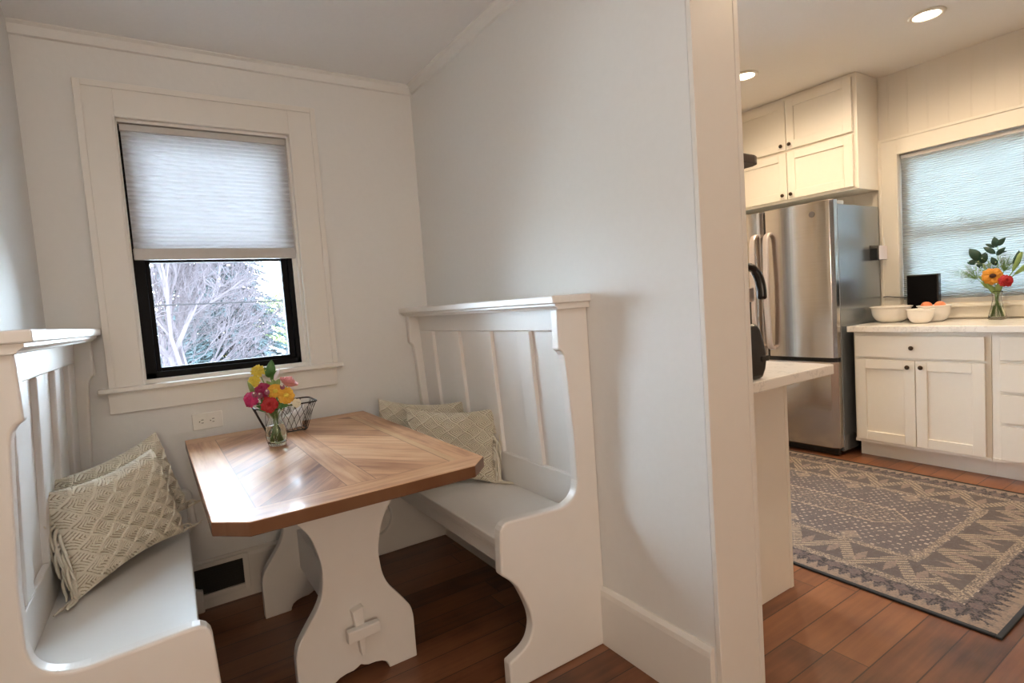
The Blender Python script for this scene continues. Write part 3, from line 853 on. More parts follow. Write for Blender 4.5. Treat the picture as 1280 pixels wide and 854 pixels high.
def flower(kind, label, cat, head, base, neck, R, mats, nrm, group, seed=1, stem_r=0.0022):
    R *= 0.9
    t = thing(kind, label, cat, base, group=group)
    head = Vector(head); nrm = Vector(nrm).normalized()
    bm = nb(); tube(bm, stem_pts(tuple(head-nrm*R*0.25), base, neck), stem_r, 6); obj('stem', bm, STEM, t, smooth=True)
    if kind in ('chrysanthemum', 'carnation', 'gerbera'):
        bm = nb(); k = {'chrysanthemum': 5, 'carnation': 6, 'gerbera': 3}[kind]
        for i in range(k):
            f = i/(k-1)
            petal_ring(bm, head+nrm*(R*0.10*i), nrm, 18-2*i, R*0.06, R*(1.0-0.55*f), R*(0.30 if kind != 'carnation' else 0.42), 0.05+1.05*f, 0.2, seed*10+i, 0.15)
        solid(obj('petals', bm, mats[0], t, smooth=True))
        bm = nb(); ball(bm, head+nrm*R*0.12, R*0.26, (1, 1, 1)); obj('flower_centre', bm, mats[1], t, smooth=True)
    elif kind in ('daisy', 'sunflower'):
        bm = nb()
        petal_ring(bm, head, nrm, 13, R*0.22, R, R*0.44, 0.12, 0.1, seed, 0.2); petal_ring(bm, head-nrm*R*0.06, nrm, 13, R*0.22, R*0.97, R*0.44, 0.02, 0.25, seed+3, 0.2)
        solid(obj('petals', bm, mats[0], t, smooth=True))
        bm = nb(); ball(bm, head+nrm*R*0.03, R*0.32, (1, 1, 0.8)); obj('flower_centre', bm, mats[1], t, smooth=True)
    elif kind == 'rose':
        bm = nb(); rnd = random.Random(seed)
        u = nrm.orthogonal().normalized(); w = nrm.cross(u)
        for ring in range(5):
            n = 3+ring; rr = R*(0.18+0.19*ring); hh = R*(1.5-0.16*ring)
            for i in range(n):
                a0 = 2*PI*i/n+ring*0.7; span = 2*PI/n*1.35; prev = None
                for k in range(7):
                    tt = k/6; row = []
                    for q in range(6):
                        a = a0+span*(q/5-0.5); sh = 1-abs(q/5-0.5)**2*1.1
                        zz = hh*tt*sh
                        rad = rr*(0.35+0.75*math.sin(PI*0.5*min(1, tt*1.15)))*(1+0.28*max(0, tt-0.75)*(ring))
                        row.append(bm.verts.new(head-nrm*R*0.75+(u*math.cos(a)+w*math.sin(a))*rad+nrm*zz))
                    if prev:
                        for q in range(5): bm.faces.new((prev[q], prev[q+1], row[q+1], row[q]))
                    prev = row
        solid(obj('petals', bm, mats[0], t, smooth=True))
        bm = nb()
        for i in range(5):
            a = 2*PI*i/5; d = u*math.cos(a)+w*math.sin(a)
            leaf_mesh(bm, head-nrm*R*0.75, head-nrm*R*0.45+d*R*0.85, R*0.35, nrm)
        solid(obj('sepals', bm, STEM, t, smooth=True))
    elif kind == 'flower_bud':
        bm = nb(); ball(bm, head, R, (1, 1, 1.15)); obj('bud', bm, mats[0], t, smooth=True)
        bm = nb(); petal_ring(bm, head+nrm*R*0.85, nrm, 6, 0, R*0.55, R*0.30, 1.0, 0.1, seed); solid(obj('petal_tips', bm, mats[1], t, smooth=True))
    return t
def leaf_sprig(label, base, neck, tip, leaves, m, group, stem_r=0.0018):
    t = thing('leaf_sprig', label, 'foliage', base, group=group)
    bm = nb(); tube(bm, stem_pts(tip, base, neck), stem_r, 6); obj('stem', bm, STEM, t, smooth=True)
    for b, e, w in leaves:
        bm = nb(); leaf_mesh(bm, b, e, w, (CAM-Vector(b))*0.6+Vector((0.2, 0, 0.5)))
        solid(obj('leaf', bm, m, t, smooth=True))
    return t

# ------------------------------------------------------------------ nook bouquet
VX, VY, VZ = 0.366, 2.253, 0.760
vs = thing('glass_vase', 'small pinched clear glass vase holding the bright mixed bouquet on the wooden table', 'vase', (VX, VY, VZ))
outer = spline([(0.026, 0.0), (0.032, 0.006), (0.0375, 0.030), (0.038, 0.055), (0.034, 0.080), (0.0255, 0.102), (0.026, 0.115), (0.034, 0.132), (0.041, 0.142)], 4)
inner = [(max(0.001, r-0.003), max(z, 0.012)) for r, z in outer][::-1]
bm = nb(); lathe(bm, [(0, 0)]+list(outer)+[p for p in inner if p[1] > 0.0125]+[(0.026, 0.012), (0, 0.012)], seg=40)
for v in bm.verts:                         # vertical flutes
    a = math.atan2(v.co.y, v.co.x); k = 1+0.02*math.cos(12*a); v.co.x *= k; v.co.y *= k
bmesh.ops.translate(bm, verts=bm.verts, vec=(VX, VY, VZ)); obj('vessel', bm, VGLASS, vs, smooth=True)
bm = nb(); lathe(bm, [(0, 0.0125), (0.027, 0.0125), (0.0337, 0.032), (0.0342, 0.056), (0.0305, 0.078), (0.0295, 0.080), (0, 0.080)], (VX, VY, VZ), 32); obj('water', bm, WATER, vs, smooth=True)
BG = 'flowers of the bouquet on the table'
def nk(i): return (VX+0.010*math.cos(i*2.4), VY+0.010*math.sin(i*2.4), VZ+0.112)
def bs(i): return (VX+0.018*math.cos(i*2.4+2.5), VY+0.018*math.sin(i*2.4+2.5), VZ+0.020)
T = lambda dx, dz: (dx-0.12, -0.75, dz)
flower('chrysanthemum', 'small yellow chrysanthemum at the very top of the table bouquet', 'flower', (0.326, 2.273, 1.052), bs(0), nk(0), 0.030, (YEL, YEL), T(-0.1, 0.6), BG, 1)
flower('chrysanthemum', 'small yellow chrysanthemum on the left of the table bouquet, below its twin', 'flower', (0.306, 2.253, 1.016), bs(1), nk(1), 0.027, (YEL, YEL), T(-0.3, 0.4), BG, 2)
flower('rose', 'pink rose at upper right of the table bouquet', 'flower', (0.432, 2.268, 0.998), bs(2), nk(2), 0.030, (PINK, PINK), (0.42, -0.22, 0.88), BG, 3)
flower('carnation', 'large dark magenta carnation in the middle of the table bouquet', 'flower', (0.330, 2.250, 0.977), bs(3), nk(3), 0.038, (MAG, MAG), T(-0.2, 0.6), BG, 4)
flower('carnation', 'hot pink carnation at the far left of the table bouquet', 'flower', (0.286, 2.232, 0.952), bs(4), nk(4), 0.033, (HOTP, HOTP), T(-0.5, 0.2), BG, 5)
flower('carnation', 'deep red carnation low at the front of the table bouquet', 'flower', (0.343, 2.203, 0.927), bs(5), nk(5), 0.036, (REDP, REDP), T(0.0, 0.1), BG, 6)
flower('daisy', 'golden daisy in the centre of the table bouquet beside the pink rose', 'flower', (0.371, 2.218, 0.972), bs(6), nk(6), 0.034, (ORG, YEL), T(0.0, 0.35), BG, 7)
flower('daisy', 'golden daisy on the right side of the table bouquet', 'flower', (0.405, 2.208, 0.952), bs(7), nk(7), 0.037, (ORG, YEL), T(0.2, 0.25), BG, 8)
flower('carnation', 'small cream flower at the lower right of the table bouquet', 'flower', (0.446, 2.238, 0.912), bs(8), nk(8), 0.021, (PALEP, PALEP), T(0.5, 0.1), BG, 9)
for i, (h, w) in enumerate([((0.297, 2.211, 0.970), 'mauve bud left of the red carnation, outermost of its row'), ((0.314, 2.200, 0.966), 'mauve bud just above the left edge of the red carnation'),
                            ((0.339, 2.200, 0.974), 'mauve bud directly above the red carnation'), ((0.397, 2.219, 0.983), 'mauve bud tucked below the pink rose')]):
    flower('flower_bud', w, 'flower bud', h, bs(9+i), nk(9+i), 0.0105, (BUDP, PALEP), T(-0.1, 0.6), BG, 20+i, 0.0014)
leaf_sprig('glossy green leaf sprig standing up at the top of the table bouquet', bs(13), nk(13), (0.368, 2.28, 1.040),
           [((0.366, 2.28, 1.020), (0.378, 2.275, 1.088), 0.034), ((0.366, 2.28, 1.02), (0.349, 2.27, 1.062), 0.026), ((0.368, 2.28, 1.01), (0.397, 2.27, 1.045), 0.020)], LEAFG, BG)
leaf_sprig('pale green leaf sprig behind the golden daisies of the table bouquet', bs(14), nk(14), (0.378, 2.285, 0.998),
           [((0.372, 2.28, 0.965), (0.352, 2.275, 1.010), 0.026), ((0.375, 2.28, 0.97), (0.400, 2.27, 1.012), 0.026), ((0.375, 2.28, 0.96), (0.376, 2.27, 1.015), 0.024), ((0.30, 2.25, 0.965), (0.282, 2.24, 1.02), 0.018)], LEAFL, BG)
leaf_sprig('dark green leaf sprig between the red carnation and the golden daisies of the table bouquet', bs(16), nk(16), (0.372, 2.225, 0.925),
           [((0.365, 2.23, 0.900), (0.392, 2.205, 0.932), 0.020), ((0.37, 2.23, 0.905), (0.412, 2.215, 0.915), 0.020), ((0.36, 2.225, 0.905), (0.372, 2.20, 0.952), 0.020)], LEAFG, BG)
leaf_sprig('dark green leaf sprig under the pink carnations at the left of the table bouquet', bs(17), nk(17), (0.322, 2.225, 0.925),
           [((0.335, 2.23, 0.905), (0.298, 2.21, 0.928), 0.020), ((0.328, 2.225, 0.915), (0.316, 2.20, 0.952), 0.020), ((0.34, 2.235, 0.90), (0.305, 2.22, 0.910), 0.018)], LEAFG, BG)
leaf_sprig('silvery mauve curled leaf above the pink rose', bs(15), nk(15), (0.378, 2.268, 1.008), [((0.378, 2.266, 1.010), (0.402, 2.262, 1.052), 0.014)], MAUVE, BG)

# ------------------------------------------------------------------ wire basket with napkins
BXC, BYC = 0.447, 2.505
bk = thing('wire_basket', 'flared black wire basket behind the vase against the wall', 'basket', (BXC, BYC, 0.76))
def rect_ring(hw, hd, z, n=10, r=0.02):
    pts = []
    for sx, sy, a0 in ((1, 1, 0), (-1, 1, 90), (-1, -1, 180), (1, -1, 270)):
        pts += [(x, y, z) for x, y in arc(BXC+sx*(hw-r), BYC+sy*(hd-r), r, a0, a0+90, 4)]
    return pts+[pts[0]]
zt_, zb_ = 0.882, 0.766
bm = nb(); tube(bm, rect_ring(0.122, 0.088, zt_, r=0.03), 0.0032, 6); obj('rim', bm, WIRE, bk, smooth=True)
bm = nb(); tube(bm, rect_ring(0.076, 0.055, zb_, r=0.02), 0.003, 6); 
for i in range(7): 
    x = BXC-0.06+0.02*i; tube(bm, [(x, BYC-0.055, zb_), (x, BYC+0.055, zb_)], 0.0013, 5)
obj('bottom_frame', bm, WIRE, bk, smooth=True)
bm = nb()
def wallp(s, f, side):                     # s along the side -1..1, f height 0..1
    hw = 0.076+(0.122-0.076)*f; hd = 0.055+(0.088-0.055)*f; z = zb_+(zt_-zb_)*f
    return [(BXC+s*hw*0.93, BYC-hd, z), (BXC+s*hw*0.93, BYC+hd, z), (BXC-hw, BYC+s*hd*0.9, z), (BXC+hw, BYC+s*hd*0.9, z)][side]
for side in range(4):
    n = 9 if side < 2 else 6
    for i in range(n):
        s0 = -1+2*i/(n-1)
        for sg in (-1, 1):
            s1 = s0+sg*0.55
            if -1.001 <= s1 <= 1.001:
                tube(bm, [wallp(s0, 0, side), wallp((s0+s1)/2, 0.5, side), wallp(s1, 1, side)], 0.0011, 5)
obj('wire_mesh', bm, WIRE, bk, smooth=True)
for sx, sy in ((1,1),(1,-1),(-1,1),(-1,-1)):
    obj('foot', lathe(nb(), [(0, 0), (0.006, 0), (0.006, 0.006), (0, 0.006)], (BXC+sx*0.066, BYC+sy*0.045, 0.7602), 10), WIRE, bk)
# napkin: folded soft stack
def cloth(c, w, d, h, tilt, seed):
    rnd = random.Random(seed); bm = nb(); nx, ny = 14, 8
    for layer in range(3):
        g_ = []
        for j in range(ny+1):
            row = []
            for i in range(nx+1):
                u, v = i/nx-0.5, j/ny-0.5
                row.append(bm.verts.new((u*w, v*d, layer*h/3+0.004*math.sin(7*u+seed+layer)+0.004*math.cos(9*v+layer)+tilt*u*w)))
            g_.append(row)
        for j in range(ny):
            for i in range(nx): bm.faces.new((g_[j][i], g_[j][i+1], g_[j+1][i+1], g_[j+1][i]))
    bmesh.ops.translate(bm, verts=bm.verts, vec=c)
    return bm
np_ = thing('folded_napkin', 'white folded napkin propped up in the wire basket behind the bouquet', 'napkin', (BXC, BYC, 0.775))
for k in range(3):
    bm = nb(); g_ = []
    for j in range(9):
        row = []
        for i in range(13):
            u, v = i/12, j/8
            row.append(bm.verts.new((0.378+0.125*u+0.012*v-0.02*k*(1-v)*u, 2.462-0.012*v+0.012*k+0.005*math.sin(6*u+2*k)+0.004*math.sin(5*v), 0.776+(0.040+0.058*u-0.006*k)*v+0.003*math.sin(9*u+k))))
        g_.append(row)
    for j in range(8):
        for i in range(12): bm.faces.new((g_[j][i], g_[j][i+1], g_[j+1][i+1], g_[j+1][i]))
    solid(obj('fold', bm, NAPK, np_, smooth=True), 0.003)

# ------------------------------------------------------------------ kitchen: cabinets
def knob(parent, p, axis='x'):
    bm = nb(); lathe(bm, [(0, 0), (0.006, 0), (0.0055, 0.008), (0.013, 0.014), (0.0145, 0.019), (0.012, 0.024), (0, 0.026)], seg=18)
    bmesh.ops.rotate(bm, verts=bm.verts, cent=(0,0,0), matrix=Matrix.Rotation(-PI/2, 3, 'Y'))
    bmesh.ops.translate(bm, verts=bm.verts, vec=p)
    return obj('knob', bm, BRONZE, parent, smooth=True)
def shaker(name, parent, xf, y0, y1, z0, z1, rail=0.062, th=0.02, flat=False):
    """door whose front is at x = xf, facing -x"""
    bm = nb()
    if flat: box(bm, xf, xf+th, y0, y1, z0, z1)
    else:
        box(bm, xf, xf+th, y0, y0+rail, z0, z1); box(bm, xf, xf+th, y1-rail, y1, z0, z1)
        box(bm, xf, xf+th, y0+rail, y1-rail, z0, z0+rail); box(bm, xf, xf+th, y0+rail, y1-rail, z1-rail, z1)
    d = obj(name, bm, CAB, parent, bevel=0.002)
    if not flat: obj('recessed_panel', bx(xf+0.010, xf+th-0.001, y0+rail-0.001, y1-rail+0.001, z0+rail-0.001, z1-rail+0.001), CAB, d)
    return d
FX = 4.06                                   # door fronts of the base units
c1 = thing('base_cabinet', 'cream base cabinet with one wide drawer above two doors beside the fridge', 'cabinet', (4.36, 1.53, 0))
obj('carcass', bx(FX+0.022, KX-0.005, 1.155, 1.905, 0.115, 0.874), CAB, c1, bevel=0.001)
obj('toe_kick', bx(FX+0.085, FX+0.10, 1.155, 1.905, 0, 0.115), CAB, c1)
obj('base_moulding', bx(FX+0.012, FX+0.03, 1.155, 1.905, 0.108, 0.128), CAB, c1)
d = shaker('drawer', c1, FX, 1.180, 1.888, 0.705, 0.848, flat=True); knob(d, (FX, 1.548, 0.772))
d = shaker('door', c1, FX, 1.536, 1.888, 0.128, 0.688); knob(d, (FX, 1.572, 0.646))
d = shaker('door', c1, FX, 1.180, 1.532, 0.128, 0.688); knob(d, (FX, 1.498, 0.648))
c2 = thing('base_cabinet', 'cream four-drawer base cabinet at the right edge of the photo under the flower vase', 'cabinet', (4.36, 0.82, 0))
obj('carcass', bx(FX+0.022, KX-0.005, 0.50, 1.153, 0.115, 0.874), CAB, c2, bevel=0.001)
obj('toe_kick', bx(FX+0.085, FX+0.10, 0.50, 1.153, 0, 0.115), CAB, c2)
obj('base_moulding', bx(FX+0.012, FX+0.03, 0.50, 1.153, 0.108, 0.128), CAB, c2)
for z0, z1 in ((0.712, 0.848), (0.530, 0.694), (0.346, 0.512), (0.128, 0.328)):
    d = shaker('drawer', c2, FX, 0.525, 1.112, z0, z1, flat=True); knob(d, (FX, 0.82, (z0+z1)/2))
ct = tag(obj('countertop', bx(4.040, KX-0.002, 0.48, 1.932, 0.8745, 0.915), QUARTZ, None, bevel=0.004), 'pale quartz countertop with vase and bowls under the kitchen window', 'countertop')
uc = thing('wall_cabinet', 'cream four-door wall cabinet mounted above the fridge', 'cabinet', (4.5, 2.45, 1.885))
UX = 4.33
obj('carcass', bx(UX, KX-0.005, 1.957, 2.99, 1.885, 2.698), CAB, uc, bevel=0.002)
shaker_d = []
for (y0, y1, z0, z1, ky, kz) in ((1.985, 2.470, 2.290, 2.672, 2.440, 2.325), (2.476, 2.962, 2.290, 2.672, 2.508, 2.325),
                                 (1.985, 2.470, 1.905, 2.270, 2.440, 1.940), (2.476, 2.962, 1.905, 2.270, 2.508, 1.940)):
    d = shaker('door', uc, UX-0.02, y0, y1, z0, z1); knob(d, (UX-0.02, ky, kz))

# ------------------------------------------------------------------ fridge
fr = thing('refrigerator', 'stainless french-door refrigerator with dark grey side beneath the wall cabinet', 'refrigerator', (4.28, 2.46, 0))
FY0, FY1 = 1.952, 2.965
obj('cabinet_body', bx(4.005, 4.605, FY0, FY1, 0.03, 1.762), FSIDE, fr, bevel=0.004)
def door_bm(y0, y1, z0, z1, xf=3.935, bow=0.012):
    ym = (y0+y1)/2; hw = (y1-y0)/2; pts = []
    for i in range(25):
        s = -1+2*i/24; y = ym+hw*s
        rnd_ = max(0.0, (abs(s)-0.90)/0.10)
        x = xf-bow*(1-s*s)+0.022*rnd_**2.2
        pts.append((x, y))
    pts += [(4.0, y1), (4.0, y0)]
    return prism(nb(), pts, 'z', z0, z1)
GAP = 2.462
dr = []
for (y0, y1) in ((FY0, GAP-0.004), (GAP+0.004, FY1)):
    d = obj('door', door_bm(y0, y1, 0.700, 1.792), STEEL, fr, bevel=0.003); dr.append(d)
for k, y in enumerate((GAP-0.055, GAP+0.055)):
    bm = nb()
    pts = spline([(3.930, y, 0.760), (3.885, y, 0.79), (3.872, y, 0.95), (3.862, y, 1.19), (3.872, y, 1.43), (3.885, y, 1.585), (3.930, y, 1.62)], 6)
    prev = None; P = [Vector(p) for p in pts]
    for i, p in enumerate(P):
        tng = (P[min(i+1, len(P)-1)]-P[max(i-1, 0)]).normalized(); nn = Vector((tng.z, 0, -tng.x))
        wd, hd = 0.021, 0.012
        ring = [bm.verts.new(p+Vector((0, a, 0))*wd+nn*b*hd) for a, b in ((-1,-0.6),(-0.6,-1),(0.6,-1),(1,-0.6),(1,0.6),(0.6,1),(-0.6,1),(-1,0.6))]
        if prev:
            for q in range(8): bm.faces.new((prev[q], prev[(q+1) % 8], ring[(q+1) % 8], ring[q]))
        else: bm.faces.new(ring[::-1])
        prev = ring
    bm.faces.new(prev)
    bmesh.ops.recalc_face_normals(bm, faces=bm.faces)
    obj('handle', bm, STEELP, dr[k], smooth=False, bevel=0.002)
bm = nb(); lathe(bm, [(0, 0), (0.021, 0), (0.021, 0.003), (0, 0.003)], seg=24)
bmesh.ops.rotate(bm, verts=bm.verts, cent=(0,0,0), matrix=Matrix.Rotation(-PI/2, 3, 'Y'))
bmesh.ops.translate(bm, verts=bm.verts, vec=(3.9275, 2.085, 1.708)); obj('round_emblem', bm, mat('emblem_grey', (0.13, 0.115, 0.105), 0.5, metal=0.3), dr[0])
obj('freezer_drawer', door_bm(FY0, FY1, 0.062, 0.672), STEEL, fr, bevel=0.003)
obj('gasket', bx(3.962, 4.003, FY0+0.012, FY1-0.01, 0.04, 1.775), BLACKP, fr)
obj('toe_grille', bx(3.965, 4.0, FY0+0.02, FY1-0.02, 0.008, 0.056), BLACKP, fr)
bm = nb(); box(bm, 3.975, 4.12, FY0+0.012, FY0+0.05, 1.762, 1.790); obj('hinge_cover', bm, mat('hinge_grey', (0.42, 0.45, 0.48), 0.4), fr, bevel=0.004)
for y in (FY0+0.05, FY1-0.05):
    for x in (4.03, 4.55): obj('foot', lathe(nb(), [(0, 0), (0.016, 0), (0.014, 0.031), (0, 0.031)], (x, y, 0), 12), BLACKP, fr)
# little caddy with cards stuck to the fridge side
nc = thing('note_caddy', 'small dark magnetic caddy with a pale card on the side of the fridge', 'note holder', (4.52, FY0, 1.42))
bm = nb(); box(bm, 4.455, 4.60, FY0-0.004, FY0, 1.370, 1.475); box(bm, 4.455, 4.60, FY0-0.05, FY0-0.046, 1.370, 1.42); box(bm, 4.455, 4.60, FY0-0.05, FY0-0.002, 1.366, 1.372); box(bm, 4.452, 4.457, FY0-0.05, FY0, 1.366, 1.45)
obj('holder', bm, BLACKP, nc)
bm = nb(); box(bm, 4.475, 4.600, FY0-0.053, FY0-0.051, 1.368, 1.468)
obj('card', bm, CARD, nc)
bm = nb(); tube(bm, [(4.585, FY0-0.045, 1.40), (4.588, FY0-0.04, 1.49), (4.59, FY0-0.035, 1.53)], 0.004, 6); obj('pen', bm, PLASTW, nc)

# ------------------------------------------------------------------ peninsula and what stands on it
pn = thing('peninsula_cabinet', 'cream cabinet end panel under the short counter beyond the doorway', 'cabinet', (1.78, 1.9, 0))
obj('end_panel', bx(PX+0.006, 2.100, 1.240, 1.262, 0, 0.8755), CAB, pn, bevel=0.002)
obj('carcass', bx(PX+0.006, 2.078, 1.262, 2.95, 0.10, 0.8755), CAB, pn)
obj('toe_kick', bx(PX+0.006, 2.03, 1.262, 2.95, 0, 0.10), CAB, pn)
obj('edge_strip', bx(2.080, 2.1005, 1.2385, 1.262, 0, 0.8755), CAB, pn)
for i in range(3): 
    bm = nb(); y0 = 1.29+i*0.55; box(bm, 2.078, 2.098, y0, y0+0.53, 0.12, 0.85); obj('door', bm, CAB, pn, bevel=0.002)
tag(obj('countertop', bx(PX+0.006, 2.192, 1.098, 2.95, 0.876, 0.915), QUARTZ, None, bevel=0.004), 'pale quartz countertop of the peninsula just past the door jamb', 'countertop')
cm = thing('coffee_maker', 'black coffee maker with curved handle on the peninsula counter behind the jamb', 'coffee maker', (1.69, 1.19, 0.915))
prf = [(1.56, 0.916), (1.765, 0.916), (1.772, 0.930), (1.782, 0.945), (1.790, 0.975), (1.788, 1.005), (1.778, 1.045), (1.760, 1.085), (1.740, 1.108), (1.56, 1.108)]
bm = nb(); prism(bm, prf, 'y', 1.12, 1.30); obj('base_housing', bm, BLACKP, cm, bevel=0.012, seg=4)
bm = nb(); box(bm, 1.752, 1.796, 1.116, 1.20, 0.974, 0.994); obj('drip_tray_lip', bm, BLACKP, cm, bevel=0.004)
obj('column', bx(1.60, 1.727, 1.13, 1.30, 1.10, 1.19), BLACKP, cm, bevel=0.006)
obj('water_window', bx(1.66, 1.703, 1.127, 1.131, 1.108, 1.182), mat('milky_plastic', (0.8, 0.86, 0.9), 0.25), cm)
obj('silver_panel', bx(1.58, 1.728, 1.12, 1.30, 1.184, 1.232), STEELP, cm, bevel=0.004)
obj('head', bx(1.56, 1.675, 1.13, 1.30, 1.228, 1.318), BLACKP, cm, bevel=0.012, seg=3)
hp = spline([(1.650, 1.125, 1.304), (1.690, 1.122, 1.305), (1.725, 1.118, 1.294), (1.742, 1.112, 1.266), (1.749, 1.108, 1.230), (1.747, 1.105, 1.190)], 5)
bm = nb(); tube(bm, hp, [0.013]*6+[0.014]*6+[0.016]*(len(hp)-13)+[0.011], 10); obj('handle', bm, BLACKP, cm, smooth=True)
# range hood on the kitchen face of the partition
rh = thing('range_hood', 'dark slim range hood edge jutting out past the door jamb', 'range hood', (1.75, 1.7, 1.7))
bm = nb(); prism(bm, [(PX+0.004, 1.275), (2.005, 1.275), (2.035, 1.285), (2.05, 1.31), (2.05, 2.0), (PX+0.004, 2.0)], 'z', 1.708, 1.742)
obj('canopy_plate', bm, HOODM, rh, bevel=0.004)
bm = nb(); prism(bm, [(PX+0.004, 1.742), (1.78, 1.742), (1.66, 1.82), (PX+0.004, 1.82)], 'y', 1.34, 1.94); obj('motor_box', bm, HOODM, rh)

# ------------------------------------------------------------------ bowls, peaches, speaker, cord
def bowl(label, c, r, h, foot):
    bm = nb()
    o_ = [(0, 0), (foot, 0), (foot+0.004, 0.004), (r*0.74, h*0.16), (r*0.91, h*0.45), (r*0.965, h*0.80), (r*0.985, h*0.90), (r*1.05, h*0.955), (r*1.06, h)]
    o_ = [(0, 0), (foot, 0)]+[tuple(p) for p in spline(o_[2:], 3)]
    i_ = [(r*1.03, h*1.005), (r*0.94, h*0.93), (r*0.87, h*0.48), (r*0.70, h*0.21), (foot*0.8, 0.009), (0, 0.008)]
    lathe(bm, o_+i_, (0, 0, 0), 40)
    o = obj('serving_bowl', bm, CERAM, None, smooth=True); o.location = c
    return tag(o, label, 'bowl', 'white bowls on the kitchen counter')
bowl('large white ceramic bowl beside the fridge, biggest of the three', (4.395, 1.800, 0.916), 0.122, 0.112, 0.062)
bowl('small white ceramic bowl standing in front of the peaches', (4.285, 1.580, 0.916), 0.078, 0.094, 0.042)
bowl('white ceramic bowl filled with peaches, behind the smaller bowl', (4.445, 1.560, 0.916), 0.092, 0.108, 0.048)
def peach(label, c, seed):
    bm = nb(); ball(bm, (0,0,0), 0.034, (1, 1, 0.92), 3)
    for v in bm.verts:
        a = math.atan2(v.co.y, v.co.x); v.co *= 1-0.05*math.exp(-(a*3)**2)
        if v.co.z > 0.02: v.co.z -= 0.006*math.exp(-((v.co.x**2+v.co.y**2)/0.0001))
    t = thing('peach', label, 'peach', c, (0.3*seed, 0.2, seed), 'peaches in the bowl')
    obj('flesh', bm, PEACH, t, smooth=True, local=True)
    bm = nb(); tube(bm, [(0,0,0.024), (0.002,0,0.031)], 0.002, 5); obj('stalk', bm, BARK, t, local=True)
peach('ripe orange peach in the bowl, on the fridge side', (4.455, 1.606, 1.018), 1)
peach('ripe orange peach in the bowl, on the vase side', (4.448, 1.527, 1.018), 2)
sp = thing('speaker', 'black rectangular speaker standing on the counter in front of the kitchen blind', 'speaker', (4.583, 1.668, 0.916))
obj('cabinet', bx(4.556, 4.606, 1.572, 1.762, 0.916, 1.237), BLACKP, sp, bevel=0.004)
obj('grille', bx(4.553, 4.557, 1.580, 1.754, 0.926, 1.229), mat('grille_cloth', (0.005, 0.005, 0.006), 0.9, bump=0.6, scale=500, spec=0.08), sp)
bm = nb(); tube(bm, spline([(4.60, 1.752, 1.075), (4.612, 1.79, 1.078), (4.620, 1.86, 1.085), (4.622, 1.93, 1.090), (4.632, 1.948, 1.07), (4.63, 1.946, 0.99), (4.628, 1.945, 0.918)], 5), 0.0035, 6)
tag(obj('power_cord', bm, CORD, None, smooth=True), 'thin black cord running from the speaker across the window casing', 'cord')

# ------------------------------------------------------------------ kitchen bouquet
KVX, KVY, KVZ = 4.56, 1.258, 0.916
kv = thing('glass_vase', 'flared-base clear glass vase on the kitchen counter at the right', 'vase', (KVX, KVY, KVZ))
outer = spline([(0.044, 0.0), (0.047, 0.006), (0.043, 0.030), (0.034, 0.070), (0.026, 0.110), (0.022, 0.135), (0.024, 0.155), (0.031, 0.180)], 4)
inner = [(max(0.001, r-0.003), max(z, 0.010)) for r, z in outer][::-1]
bm = nb(); lathe(bm, [(0, 0)]+list(outer)+[p for p in inner if p[1] > 0.0105]+[(0.04, 0.010), (0, 0.010)], (KVX, KVY, KVZ), 40); obj('vessel', bm, VGLASS, kv, smooth=True)
bm = nb(); lathe(bm, [(0, 0.0105), (0.041, 0.0105), (0.0395, 0.030), (0.0305, 0.070), (0.0275, 0.088), (0, 0.088)], (KVX, KVY, KVZ), 32); obj('water', bm, WATER, kv, smooth=True)
KG = 'flowers in the kitchen vase'
def kn(i): return (KVX+0.008*math.cos(i*2.4), KVY+0.008*math.sin(i*2.4), KVZ+0.15)
def kb(i): return (KVX+0.024*math.cos(i*2.4+2.6), KVY+0.024*math.sin(i*2.4+2.6), KVZ+0.018)
flower('sunflower', 'orange sunflower with dark centre facing out of the kitchen vase', 'flower', (4.515, 1.266, 1.196), kb(0), kn(0), 0.062, (SUNP, DARKC), (-0.9, -0.25, 0.2), KG, 31)
flower('carnation', 'red carnation beside the sunflower in the kitchen vase', 'flower', (4.52, 1.203, 1.160), kb(1), kn(1), 0.044, (REDP, REDP), (-0.8, -0.4, 0.2), KG, 32)
leaf_sprig('tall dark green leaf sprig rising highest from the kitchen vase', kb(2), kn(2), (4.57, 1.255, 1.400),
           [((4.57, 1.262, 1.375), (4.565, 1.270, 1.445), 0.040), ((4.57, 1.258, 1.385), (4.56, 1.212, 1.432), 0.034), ((4.57, 1.265, 1.335), (4.56, 1.325, 1.385), 0.034), ((4.57, 1.27, 1.375), (4.56, 1.315, 1.405), 0.020),
            ((4.57, 1.262, 1.325), (4.56, 1.212, 1.372), 0.030), ((4.57, 1.262, 1.26), (4.56, 1.285, 1.318), 0.034), ((4.57, 1.255, 1.34), (4.56, 1.205, 1.345), 0.016)], LEAFD, KG)
leaf_sprig('dark green leaf sprig on the left side of the kitchen vase', kb(3), kn(3), (4.57, 1.350, 1.315),
           [((4.57, 1.345, 1.30), (4.56, 1.398, 1.385), 0.058), ((4.57, 1.345, 1.29), (4.56, 1.412, 1.292), 0.038), ((4.57, 1.340, 1.28), (4.56, 1.305, 1.345), 0.042), ((4.57, 1.345, 1.31), (4.56, 1.31, 1.352), 0.022), ((4.57, 1.335, 1.25), (4.56, 1.365, 1.30), 0.03)], LEAFD, KG)
leaf_sprig('low green leaves at the neck of the kitchen vase', kb(4), kn(4), (4.54, 1.275, 1.16),
           [((4.55, 1.268, 1.10), (4.53, 1.335, 1.165), 0.030), ((4.55, 1.262, 1.08), (4.53, 1.30, 1.15), 0.032), ((4.55, 1.25, 1.09), (4.53, 1.24, 1.16), 0.030), ((4.55, 1.29, 1.15), (4.53, 1.345, 1.20), 0.03)], LEAFL, KG)
